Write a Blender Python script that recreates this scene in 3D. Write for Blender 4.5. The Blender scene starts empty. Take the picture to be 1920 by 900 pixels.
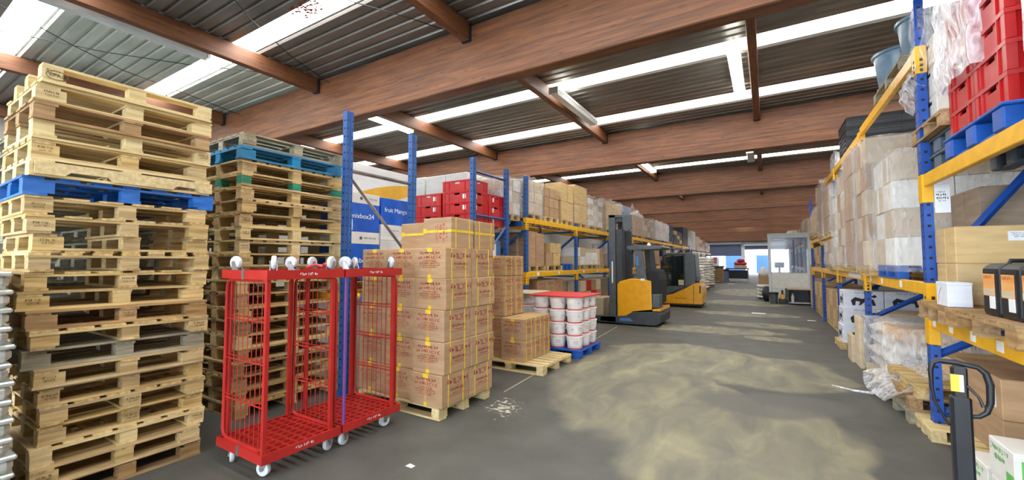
import bpy, bmesh, math, random
from mathutils import Vector, Matrix, Euler

R = random.Random(7)
SC = bpy.context.scene
COL = SC.collection

# ------------------------------------------------------------------ camera
EYE = 1.6
yaw, pitch = math.radians(31.316), math.radians(2.924)
cam_data = bpy.data.cameras.new('camera')
cam_data.sensor_width = 36.0
cam_data.lens = 783.0 / 1920.0 * 36.0
cam_data.clip_end = 400
cam = bpy.data.objects.new('camera', cam_data)
COL.objects.link(cam)
cam.location = (0, 0, EYE)
cam.rotation_euler = Euler((math.pi / 2 + pitch, 0, yaw), 'XYZ')
SC.camera = cam

# ------------------------------------------------------------------ world, exposure
world = bpy.data.worlds.new('world')
SC.world = world
world.use_nodes = True
wn = world.node_tree
wn.nodes['Background'].inputs[0].default_value = (0.80, 0.90, 1.0, 1)
wn.nodes['Background'].inputs[1].default_value = 8.0
SC.view_settings.view_transform = 'Standard'
SC.view_settings.look = 'None'
SC.view_settings.exposure = 0.55
SC.view_settings.gamma = 1.0
SC.view_settings.use_curve_mapping = False
SKY_STRENGTH = 13.0
TUBE_STRENGTH = 12.0


# ------------------------------------------------------------------ materials
def srgb(r, g, b):
    f = lambda c: (c / 255 / 12.92) if c / 255 <= 0.04045 else ((c / 255 + 0.055) / 1.055) ** 2.4
    return (f(r), f(g), f(b), 1.0)


def new_mat(name):
    m = bpy.data.materials.new(name)
    m.use_nodes = True
    nt = m.node_tree
    return m, nt, nt.nodes['Principled BSDF']


def mat(name, c, c2=None, rough=0.6, metal=0.0, scale=(8, 8, 8), detail=4, vary=0.0, bump=0.0, contrast=(0.35, 0.65),
        coat=0.0, alpha=None, spec=None):
    """noise-mottled principled material; vary = value change from object to object"""
    m, nt, p = new_mat(name)
    N, L = nt.nodes, nt.links
    p.inputs['Roughness'].default_value = rough
    p.inputs['Metallic'].default_value = metal
    if coat: p.inputs['Coat Weight'].default_value = coat
    if spec is not None: p.inputs['Specular IOR Level'].default_value = spec
    tc = N.new('ShaderNodeTexCoord')
    mp = N.new('ShaderNodeMapping')
    mp.inputs['Scale'].default_value = scale
    info = N.new('ShaderNodeObjectInfo')
    add = N.new('ShaderNodeVectorMath'); add.operation = 'ADD'
    mul = N.new('ShaderNodeMath'); mul.operation = 'MULTIPLY'; mul.inputs[1].default_value = 37.0
    L.new(info.outputs['Random'], mul.inputs[0])
    L.new(tc.outputs['Object'], mp.inputs['Vector'])
    L.new(mp.outputs[0], add.inputs[0]); L.new(mul.outputs[0], add.inputs[1])
    nz = N.new('ShaderNodeTexNoise')
    nz.inputs['Detail'].default_value = detail
    nz.inputs['Scale'].default_value = 1.0
    L.new(add.outputs[0], nz.inputs['Vector'])
    ramp = N.new('ShaderNodeValToRGB')
    ramp.color_ramp.elements[0].position, ramp.color_ramp.elements[1].position = contrast
    ramp.color_ramp.elements[0].color = c
    ramp.color_ramp.elements[1].color = c2 or c
    L.new(nz.outputs['Fac'], ramp.inputs[0])
    out = ramp.outputs[0]
    if vary:
        hsv = N.new('ShaderNodeHueSaturation')
        mr = N.new('ShaderNodeMapRange')
        mr.inputs['To Min'].default_value = 1 - vary
        mr.inputs['To Max'].default_value = 1 + vary
        L.new(info.outputs['Random'], mr.inputs['Value'])
        L.new(mr.outputs[0], hsv.inputs['Value'])
        mr2 = N.new('ShaderNodeMapRange')
        mr2.inputs['To Min'].default_value = 1 + vary * 0.6
        mr2.inputs['To Max'].default_value = 1 - vary * 0.6
        wn2 = N.new('ShaderNodeTexWhiteNoise'); wn2.noise_dimensions = '1D'
        L.new(info.outputs['Random'], wn2.inputs['W'])
        L.new(wn2.outputs['Value'], mr2.inputs['Value'])
        L.new(mr2.outputs[0], hsv.inputs['Saturation'])
        L.new(out, hsv.inputs['Color'])
        out = hsv.outputs[0]
    L.new(out, p.inputs['Base Color'])
    if bump:
        b = N.new('ShaderNodeBump')
        b.inputs['Strength'].default_value = bump
        b.inputs['Distance'].default_value = 0.02
        L.new(nz.outputs['Fac'], b.inputs['Height'])
        L.new(b.outputs[0], p.inputs['Normal'])
    if alpha is not None:
        p.inputs['Alpha'].default_value = alpha
    return m


M = {}
GR = (3, 34, 34)
M['wood'] = mat('pallet_wood', srgb(166, 138, 90), srgb(206, 180, 126), 0.75, scale=GR, vary=0.16, bump=0.15)
M['wood_light'] = mat('fresh_pallet_wood', srgb(196, 172, 120), srgb(222, 202, 152), 0.75, scale=GR, vary=0.09, bump=0.15)
M['wood_brown'] = mat('aged_pallet_wood', srgb(138, 106, 70), srgb(178, 146, 100), 0.8, scale=GR, vary=0.16, bump=0.15)
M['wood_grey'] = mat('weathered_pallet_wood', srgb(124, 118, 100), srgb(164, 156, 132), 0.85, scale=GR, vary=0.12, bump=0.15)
M['wood_blue'] = mat('blue_painted_wood', srgb(20, 84, 160), srgb(40, 112, 196), 0.6, scale=(5, 16, 16), vary=0.08, contrast=(0.3, 0.6))
M['wood_teal'] = mat('teal_painted_wood', srgb(16, 104, 150), srgb(36, 132, 178), 0.65, scale=(5, 16, 16), vary=0.1)
M['wood_green'] = mat('green_painted_wood', srgb(30, 122, 96), srgb(60, 148, 118), 0.65, scale=(5, 16, 16))
M['blue_plastic'] = mat('blue_plastic', srgb(16, 74, 158), srgb(26, 92, 184), 0.4)
M['grey_plastic'] = mat('grey_plastic', srgb(74, 88, 102), srgb(92, 106, 120), 0.45)
M['carton'] = mat('carton_board', srgb(166, 133, 98), srgb(181, 148, 113), 0.8, scale=(3, 3, 20), vary=0.07)
M['carton_yellow'] = mat('yellowish_carton_board', srgb(190, 160, 110), srgb(206, 178, 128), 0.8, scale=(3, 3, 20), vary=0.08)
M['carton_pale'] = mat('pale_carton_board', srgb(196, 176, 146), srgb(210, 192, 164), 0.8, scale=(3, 3, 20), vary=0.08)
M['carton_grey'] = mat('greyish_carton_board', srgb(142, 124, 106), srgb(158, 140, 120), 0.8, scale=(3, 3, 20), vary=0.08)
M['carton_slate'] = mat('dark_wrapped_board', srgb(92, 84, 80), srgb(106, 98, 94), 0.5, scale=(3, 3, 20))
M['carton_white'] = mat('white_carton_board', srgb(220, 218, 212), srgb(232, 230, 224), 0.6, scale=(3, 3, 12), vary=0.05)
M['carton_cool'] = mat('cool_white_board', srgb(214, 218, 230), srgb(228, 232, 242), 0.55, scale=(3, 3, 12))
M['carton_blue'] = mat('blue_printed_board', srgb(16, 82, 188), srgb(28, 98, 206), 0.45)
M['tape'] = mat('packing_tape', srgb(186, 152, 104), None, 0.25)
M['yellow_tape'] = mat('yellow_tape', srgb(226, 186, 40), srgb(238, 204, 70), 0.4)
M['red_print'] = mat('red_print', srgb(158, 54, 50), srgb(172, 72, 64), 0.8)
M['blue_print'] = mat('navy_print', srgb(70, 88, 130), None, 0.6)
M['green_print'] = mat('green_print', srgb(96, 176, 84), srgb(112, 190, 98), 0.6)
M['black_print'] = mat('black_print', srgb(34, 32, 34), None, 0.7)
M['stamp'] = mat('burnt_stamp', srgb(112, 92, 60), None, 0.9)
M['white_print'] = mat('white_print', srgb(238, 240, 244), None, 0.6)
M['orange_print'] = mat('orange_print', srgb(226, 142, 60), srgb(232, 176, 110), 0.5, scale=(2, 2, 14))
M['paper'] = mat('white_paper', srgb(226, 228, 232), srgb(236, 238, 240), 0.6)
M['swoosh_yellow'] = mat('amber_print', srgb(232, 170, 36), srgb(240, 182, 52), 0.5)
M['rack_blue'] = mat('rack_blue_paint', srgb(16, 66, 148), srgb(24, 78, 166), 0.4, scale=(10, 10, 4))
M['rack_navy'] = mat('rack_navy_paint', srgb(34, 76, 138), srgb(44, 90, 152), 0.45, scale=(10, 10, 4))
M['rack_yellow'] = mat('rack_amber_paint', srgb(226, 166, 8), srgb(238, 182, 22), 0.4, scale=(3, 10, 10))
M['hole'] = mat('dark_slot', srgb(26, 26, 30), None, 0.8)
M['steel'] = mat('zinc_steel', srgb(150, 150, 148), srgb(172, 172, 170), 0.35, metal=0.8)
M['red_paint'] = mat('red_enamel', srgb(164, 34, 30), srgb(180, 42, 37), 0.35, scale=(6, 6, 6))
M['red_plastic'] = mat('red_plastic', srgb(176, 28, 30), srgb(190, 38, 38), 0.4, vary=0.08)
M['red_lid'] = mat('red_lid', srgb(206, 48, 52), None, 0.45)
M['purple'] = mat('violet_sleeve', srgb(112, 66, 138), None, 0.4)
M['white_plastic'] = mat('white_plastic', srgb(228, 224, 222), srgb(236, 232, 230), 0.35)
M['wheel'] = mat('grey_nylon_wheel', srgb(196, 204, 212), srgb(206, 212, 220), 0.4)
M['rubber'] = mat('black_rubber', srgb(24, 24, 26), srgb(34, 34, 36), 0.7)
M['black_plastic'] = mat('black_plastic', srgb(22, 24, 28), srgb(30, 32, 38), 0.45)
M['dark_plastic'] = mat('dark_slate_plastic', srgb(44, 50, 58), srgb(56, 62, 72), 0.5)
M['truck_yellow'] = mat('truck_yellow_paint', srgb(228, 158, 8), srgb(236, 170, 18), 0.3, coat=0.3)
M['truck_grey'] = mat('truck_grey_paint', srgb(74, 80, 84), srgb(84, 90, 94), 0.4)
M['truck_dark'] = mat('truck_dark_steel', srgb(50, 54, 58), srgb(60, 64, 68), 0.45)
M['truck_blue'] = mat('blue_decal', srgb(70, 116, 168), None, 0.4)
M['glulam'] = None
M['white_paint'] = mat('white_wall_paint', srgb(214, 216, 218), srgb(226, 228, 230), 0.6)
M['frame_white'] = mat('off_white_frame', srgb(192, 198, 200), srgb(204, 208, 210), 0.5)
M['booth_panel'] = mat('cream_panel', srgb(206, 206, 196), srgb(216, 216, 208), 0.55)
M['shutter'] = mat('slate_shutter', srgb(92, 100, 128), srgb(102, 110, 138), 0.5, scale=(0.4, 1, 6))
M['wall'] = mat('wall_panel', srgb(146, 142, 134), srgb(162, 158, 150), 0.8, scale=(0.6, 0.6, 0.6))
M['sack'] = mat('white_sack', srgb(222, 218, 210), srgb(238, 234, 228), 0.7, scale=(5, 5, 5), vary=0.06, bump=0.4)
M['sack_tan'] = mat('tan_sack', srgb(202, 160, 108), srgb(218, 180, 128), 0.7, scale=(5, 5, 5), vary=0.06, bump=0.4)
M['lamp_housing'] = mat('lamp_housing', srgb(224, 228, 222), None, 0.5)
M['cable'] = mat('black_cable', srgb(22, 22, 24), None, 0.6)
M['leaf'] = mat('dry_leaf_litter', srgb(120, 36, 30), srgb(150, 66, 50), 0.9)
M['asphalt'] = mat('outdoor_concrete', srgb(176, 178, 184), srgb(190, 192, 198), 0.8)
M['container'] = mat('light_blue_steel', srgb(56, 92, 172), srgb(66, 102, 184), 0.5)
M['foil'] = mat('silver_foil_wrap', srgb(186, 190, 184), srgb(222, 226, 222), 0.28, metal=0.55, scale=(9, 9, 22), bump=0.5)
M['tub'] = mat('blue_grey_plastic', srgb(112, 140, 160), srgb(134, 160, 178), 0.3)
M['drum'] = mat('slate_blue_plastic', srgb(92, 108, 146), srgb(110, 126, 162), 0.4)
M['seat'] = mat('black_seat', srgb(30, 32, 36), None, 0.8)


def film_mat(name, tint, alpha, rough=0.14, scale=7.0, strength=0.9):
    """stretch film: mostly see-through, crinkled highlights"""
    m, nt, p = new_mat(name)
    N, L = nt.nodes, nt.links
    p.inputs['Base Color'].default_value = tint
    p.inputs['Roughness'].default_value = rough
    p.inputs['Specular IOR Level'].default_value = 0.9
    tc = N.new('ShaderNodeTexCoord')
    mp = N.new('ShaderNodeMapping'); mp.inputs['Scale'].default_value = (scale, scale, scale * 0.35)
    mp.inputs['Rotation'].default_value = (0.5, 0.4, 0)
    nz = N.new('ShaderNodeTexNoise'); nz.inputs['Scale'].default_value = 1.0
    nz.inputs['Detail'].default_value = 5; nz.inputs['Distortion'].default_value = 1.2
    b = N.new('ShaderNodeBump'); b.inputs['Strength'].default_value = strength; b.inputs['Distance'].default_value = 0.06
    L.new(tc.outputs['Object'], mp.inputs[0]); L.new(mp.outputs[0], nz.inputs['Vector'])
    L.new(nz.outputs['Fac'], b.inputs['Height']); L.new(b.outputs[0], p.inputs['Normal'])
    r = N.new('ShaderNodeMapRange')
    r.inputs['From Min'].default_value = 0.35; r.inputs['From Max'].default_value = 0.7
    r.inputs['To Min'].default_value = alpha * 0.5; r.inputs['To Max'].default_value = min(1, alpha * 1.8)
    L.new(nz.outputs['Fac'], r.inputs['Value']); L.new(r.outputs[0], p.inputs['Alpha'])
    return m


M['film'] = film_mat('stretch_film', srgb(226, 228, 232), 0.22, scale=11, strength=0.6)
M['film_thick'] = film_mat('thick_stretch_film', srgb(240, 240, 246), 0.5, rough=0.2, scale=15, strength=0.4)


M['film_mid'] = film_mat('doubled_stretch_film', srgb(236, 238, 244), 0.36, rough=0.18, scale=13, strength=0.5)


def glass_mat(name, tint, alpha):
    m, nt, p = new_mat(name)
    p.inputs['Base Color'].default_value = tint
    p.inputs['Roughness'].default_value = 0.05
    p.inputs['Alpha'].default_value = alpha
    p.inputs['Specular IOR Level'].default_value = 0.7
    return m


M['glass'] = glass_mat('booth_glass', srgb(150, 170, 200), 0.22)
M['dark_glass'] = glass_mat('tinted_cab_glass', srgb(20, 34, 34), 0.72)


def emit_mat(name, col, strength):
    m, nt, p = new_mat(name)
    p.inputs['Base Color'].default_value = (0.8, 0.8, 0.8, 1)
    p.inputs['Emission Color'].default_value = col
    p.inputs['Emission Strength'].default_value = strength
    return m


M['skylight'] = emit_mat('backlit_skylight', (1.0, 0.985, 0.955, 1), SKY_STRENGTH)
M['skylight_mid'] = emit_mat('mid_glow_skylight', (1.0, 0.985, 0.955, 1), SKY_STRENGTH * 0.62)  # glow weakened in the deeper bays so the far beams come out darker
M['skylight_dim'] = emit_mat('low_glow_skylight', (1.0, 0.985, 0.955, 1), SKY_STRENGTH * 0.42)
M['tube_lit'] = emit_mat('lit_lamp_diffuser', (1.0, 0.98, 0.86, 1), TUBE_STRENGTH)
M['tube_off'] = mat('unlit_lamp_diffuser', srgb(176, 180, 178), srgb(204, 208, 206), 0.3, scale=(10, 2, 10))


def glulam_mat():
    m, nt, p = new_mat('glulam_timber')
    N, L = nt.nodes, nt.links
    p.inputs['Roughness'].default_value = 0.6
    tc = N.new('ShaderNodeTexCoord')
    sep = N.new('ShaderNodeSeparateXYZ')
    L.new(tc.outputs['Object'], sep.inputs[0])
    # lamella lines: value per 45 mm layer
    lay = N.new('ShaderNodeMath'); lay.operation = 'MULTIPLY'; lay.inputs[1].default_value = 22.0
    L.new(sep.outputs['Z'], lay.inputs[0])
    fl = N.new('ShaderNodeMath'); fl.operation = 'FLOOR'; L.new(lay.outputs[0], fl.inputs[0])
    cmb = N.new('ShaderNodeCombineXYZ')
    L.new(fl.outputs[0], cmb.inputs['Z'])
    bx = N.new('ShaderNodeMath'); bx.operation = 'MULTIPLY'; bx.inputs[1].default_value = 0.35
    L.new(sep.outputs['X'], bx.inputs[0])
    wnz = N.new('ShaderNodeTexWhiteNoise'); wnz.noise_dimensions = '1D'
    L.new(fl.outputs[0], wnz.inputs['W'])
    sh = N.new('ShaderNodeMath'); sh.operation = 'ADD'
    L.new(bx.outputs[0], sh.inputs[0]); L.new(wnz.outputs['Value'], sh.inputs[1])
    fx = N.new('ShaderNodeMath'); fx.operation = 'FLOOR'; L.new(sh.outputs[0], fx.inputs[0])
    L.new(fx.outputs[0], cmb.inputs['X'])
    w2 = N.new('ShaderNodeTexWhiteNoise'); w2.noise_dimensions = '3D'
    L.new(cmb.outputs[0], w2.inputs['Vector'])
    mp = N.new('ShaderNodeMapping'); mp.inputs['Scale'].default_value = (1.1, 9, 16)
    L.new(tc.outputs['Object'], mp.inputs[0])
    nz = N.new('ShaderNodeTexNoise'); nz.inputs['Scale'].default_value = 1.6; nz.inputs['Detail'].default_value = 5
    L.new(mp.outputs[0], nz.inputs['Vector'])
    ramp = N.new('ShaderNodeValToRGB')
    e = ramp.color_ramp.elements
    e[0].position, e[0].color = 0.25, srgb(70, 38, 19)
    e[1].position, e[1].color = 0.7, srgb(118, 73, 39)
    L.new(nz.outputs['Fac'], ramp.inputs[0])
    hsv = N.new('ShaderNodeHueSaturation')
    mr = N.new('ShaderNodeMapRange'); mr.inputs['To Min'].default_value = 0.86; mr.inputs['To Max'].default_value = 1.12
    L.new(w2.outputs['Value'], mr.inputs['Value']); L.new(mr.outputs[0], hsv.inputs['Value'])
    L.new(ramp.outputs[0], hsv.inputs['Color'])
    # knots
    mk = N.new('ShaderNodeMapping'); mk.inputs['Scale'].default_value = (3.0, 6, 11)
    L.new(tc.outputs['Object'], mk.inputs[0])
    vo = N.new('ShaderNodeTexVoronoi'); vo.inputs['Scale'].default_value = 1.0; vo.inputs['Randomness'].default_value = 1.0
    L.new(mk.outputs[0], vo.inputs['Vector'])
    kr = N.new('ShaderNodeMapRange'); kr.inputs['From Min'].default_value = 0.06; kr.inputs['From Max'].default_value = 0.2
    kr.inputs['To Min'].default_value = 0.75; kr.inputs['To Max'].default_value = 0.0
    L.new(vo.outputs['Distance'], kr.inputs['Value'])
    mx = N.new('ShaderNodeMixRGB'); mx.inputs[2].default_value = srgb(70, 34, 20)
    L.new(kr.outputs[0], mx.inputs[0]); L.new(hsv.outputs[0], mx.inputs[1])
    L.new(mx.outputs[0], p.inputs['Base Color'])
    return m


M['glulam'] = glulam_mat()


def sheet_mat():
    m, nt, p = new_mat('galvanised_roof_sheet')
    N, L = nt.nodes, nt.links
    tc = N.new('ShaderNodeTexCoord')
    mp = N.new('ShaderNodeMapping'); mp.inputs['Scale'].default_value = (0.5, 2.5, 1)
    nz = N.new('ShaderNodeTexNoise'); nz.inputs['Detail'].default_value = 6; nz.inputs['Scale'].default_value = 1.4
    L.new(tc.outputs['Object'], mp.inputs[0]); L.new(mp.outputs[0], nz.inputs['Vector'])
    ramp = N.new('ShaderNodeValToRGB')
    ramp.color_ramp.elements[0].position, ramp.color_ramp.elements[0].color = 0.3, srgb(106, 103, 97)
    ramp.color_ramp.elements[1].position, ramp.color_ramp.elements[1].color = 0.7, srgb(146, 143, 137)
    L.new(nz.outputs['Fac'], ramp.inputs[0])
    L.new(ramp.outputs[0], p.inputs['Base Color'])
    p.inputs['Metallic'].default_value = 0.6
    p.inputs['Roughness'].default_value = 0.36
    return m


M['sheet'] = sheet_mat()
M['sheet_sheen'] = mat('pale_sheen_roof_sheet', srgb(176, 188, 178), srgb(210, 220, 210), 0.35, metal=0.45, scale=(0.8, 3, 1))  # paler base colour paints in the sheen and lit look of one span


def floor_mat():
    m, nt, p = new_mat('worn_asphalt_floor')
    N, L = nt.nodes, nt.links
    tc = N.new('ShaderNodeTexCoord')
    big = N.new('ShaderNodeTexNoise'); big.inputs['Scale'].default_value = 1.1; big.inputs['Detail'].default_value = 7
    big.inputs['Distortion'].default_value = 0.6
    L.new(tc.outputs['Object'], big.inputs['Vector'])
    # wobble the coordinate so worn zones get ragged edges
    sub = N.new('ShaderNodeVectorMath'); sub.operation = 'SUBTRACT'; sub.inputs[1].default_value = (0.5, 0.5, 0.5)
    L.new(big.outputs['Color'], sub.inputs[0])
    sc = N.new('ShaderNodeVectorMath'); sc.operation = 'SCALE'; sc.inputs['Scale'].default_value = 0.75
    L.new(sub.outputs[0], sc.inputs[0])
    wob = N.new('ShaderNodeVectorMath'); wob.operation = 'ADD'
    L.new(tc.outputs['Object'], wob.inputs[0]); L.new(sc.outputs[0], wob.inputs[1])
    zones = [(-1.6, 5.7, 1.05, 2.0, 0.25), (-1.0, 7.4, 1.6, 1.25, -0.2), (0.1, 7.2, 0.85, 1.1, 0.1), (-0.25, 4.35, 0.85, 1.35, -0.45), (-0.9, 5.2, 0.8, 1.1, 0.0),
             (0.3, 3.5, 0.5, 0.8, -0.2), (-1.2, 10.9, 1.5, 0.55, 0.1), (-0.1, 12.2, 1.0, 0.45, 0.0), (0.05, 10.2, 0.55, 0.3, 0.0),
             (-0.6, 14.6, 1.5, 0.6, 0), (-0.7, 18.5, 1.6, 1.1, 0), (-0.6, 25, 1.9, 3.0, 0)]
    prev = None
    for (cx, cy, rx, ry, a) in zones:
        mp = N.new('ShaderNodeMapping'); mp.vector_type = 'TEXTURE'
        mp.inputs['Location'].default_value = (cx, cy, 0)
        mp.inputs['Rotation'].default_value = (0, 0, a)
        mp.inputs['Scale'].default_value = (rx, ry, 1000)
        L.new(wob.outputs[0], mp.inputs[0])
        ln = N.new('ShaderNodeVectorMath'); ln.operation = 'LENGTH'
        L.new(mp.outputs[0], ln.inputs[0])
        mr = N.new('ShaderNodeMapRange'); mr.interpolation_type = 'SMOOTHSTEP'
        mr.inputs['From Min'].default_value = 0.88; mr.inputs['From Max'].default_value = 1.05
        mr.inputs['To Min'].default_value = 1; mr.inputs['To Max'].default_value = 0
        L.new(ln.outputs['Value'], mr.inputs['Value'])
        if prev is None:
            prev = mr.outputs[0]
        else:
            mxm = N.new('ShaderNodeMath'); mxm.operation = 'MAXIMUM'
            L.new(prev, mxm.inputs[0]); L.new(mr.outputs[0], mxm.inputs[1]); prev = mxm.outputs[0]
    # swept streaks inside the worn zone
    st = N.new('ShaderNodeTexNoise'); st.inputs['Scale'].default_value = 1.0; st.inputs['Detail'].default_value = 8
    st.inputs['Distortion'].default_value = 0.7
    ms = N.new('ShaderNodeMapping'); ms.inputs['Scale'].default_value = (3.2, 1.3, 1); ms.inputs['Rotation'].default_value = (0, 0, 0.5)
    L.new(tc.outputs['Object'], ms.inputs[0]); L.new(ms.outputs[0], st.inputs['Vector'])
    worn = N.new('ShaderNodeValToRGB')
    e = worn.color_ramp.elements
    e[0].position, e[0].color = 0.32, srgb(106, 104, 93)
    e[1].position, e[1].color = 0.72, srgb(152, 146, 116)
    mid = worn.color_ramp.elements.new(0.52); mid.color = srgb(126, 122, 103)
    L.new(st.outputs['Fac'], worn.inputs[0])
    dk = N.new('ShaderNodeTexNoise'); dk.inputs['Scale'].default_value = 2.4; dk.inputs['Detail'].default_value = 9
    L.new(tc.outputs['Object'], dk.inputs['Vector'])
    dark = N.new('ShaderNodeValToRGB')
    dark.color_ramp.elements[0].position, dark.color_ramp.elements[0].color = 0.3, srgb(76, 76, 71)
    dark.color_ramp.elements[1].position, dark.color_ramp.elements[1].color = 0.72, srgb(92, 92, 86)
    L.new(dk.outputs['Fac'], dark.inputs[0])
    mix = N.new('ShaderNodeMixRGB')
    L.new(prev, mix.inputs[0]); L.new(dark.outputs[0], mix.inputs[1]); L.new(worn.outputs[0], mix.inputs[2])
    # grey oil-darkened tongue across the worn zone
    gz = N.new('ShaderNodeMapping'); gz.vector_type = 'TEXTURE'
    gz.inputs['Location'].default_value = (0.05, 5.55, 0); gz.inputs['Rotation'].default_value = (0, 0, 0.25)
    gz.inputs['Scale'].default_value = (0.85, 0.5, 1000)
    L.new(wob.outputs[0], gz.inputs[0])
    gl = N.new('ShaderNodeVectorMath'); gl.operation = 'LENGTH'; L.new(gz.outputs[0], gl.inputs[0])
    gq = N.new('ShaderNodeMapRange'); gq.interpolation_type = 'SMOOTHSTEP'
    gq.inputs['From Min'].default_value = 0.75; gq.inputs['From Max'].default_value = 1.05
    gq.inputs['To Min'].default_value = 0.8; gq.inputs['To Max'].default_value = 0
    L.new(gl.outputs['Value'], gq.inputs['Value'])
    mg = N.new('ShaderNodeMixRGB'); mg.inputs[2].default_value = srgb(98, 98, 92)
    L.new(gq.outputs[0], mg.inputs[0]); L.new(mix.outputs[0], mg.inputs[1])
    mix = mg
    # light speckle of grit
    gr = N.new('ShaderNodeTexNoise'); gr.inputs['Scale'].default_value = 60; gr.inputs['Detail'].default_value = 2
    L.new(tc.outputs['Object'], gr.inputs['Vector'])
    gm = N.new('ShaderNodeMapRange'); gm.inputs['From Min'].default_value = 0.68; gm.inputs['From Max'].default_value = 0.8
    gm.inputs['To Max'].default_value = 0.35
    L.new(gr.outputs['Fac'], gm.inputs['Value'])
    m2 = N.new('ShaderNodeMixRGB'); m2.inputs[2].default_value = srgb(170, 164, 148)
    L.new(gm.outputs[0], m2.inputs[0]); L.new(mix.outputs[0], m2.inputs[1])
    # white powder spill beside the first carton pallet
    sp = N.new('ShaderNodeMapping'); sp.vector_type = 'TEXTURE'
    sp.inputs['Location'].default_value = (-2.5, 3.95, 0); sp.inputs['Rotation'].default_value = (0, 0, 0.5)
    sp.inputs['Scale'].default_value = (0.3, 0.42, 1000)
    L.new(tc.outputs['Object'], sp.inputs[0])
    sl = N.new('ShaderNodeVectorMath'); sl.operation = 'LENGTH'; L.new(sp.outputs[0], sl.inputs[0])
    sn = N.new('ShaderNodeTexNoise'); sn.inputs['Scale'].default_value = 16; sn.inputs['Detail'].default_value = 5
    L.new(tc.outputs['Object'], sn.inputs['Vector'])
    sm = N.new('ShaderNodeMath'); sm.operation = 'MULTIPLY_ADD'; sm.inputs[1].default_value = -0.22; sm.inputs[2].default_value = 0.0
    L.new(sl.outputs['Value'], sm.inputs[0])
    sa = N.new('ShaderNodeMath'); sa.operation = 'ADD'; L.new(sm.outputs[0], sa.inputs[0]); L.new(sn.outputs['Fac'], sa.inputs[1])
    sr = N.new('ShaderNodeMapRange'); sr.inputs['From Min'].default_value = 0.44; sr.inputs['From Max'].default_value = 0.52
    sr.inputs['To Max'].default_value = 0.75
    L.new(sa.outputs[0], sr.inputs['Value'])
    m3 = N.new('ShaderNodeMixRGB'); m3.inputs[2].default_value = srgb(214, 208, 188)
    L.new(sr.outputs[0], m3.inputs[0]); L.new(m2.outputs[0], m3.inputs[1])
    L.new(m3.outputs[0], p.inputs['Base Color'])
    p.inputs['Roughness'].default_value = 0.62
    p.inputs['Specular IOR Level'].default_value = 0.35
    b = N.new('ShaderNodeBump'); b.inputs['Strength'].default_value = 0.25; b.inputs['Distance'].default_value = 0.01
    L.new(gr.outputs['Fac'], b.inputs['Height']); L.new(b.outputs[0], p.inputs['Normal'])
    return m


M['floor'] = floor_mat()


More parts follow.
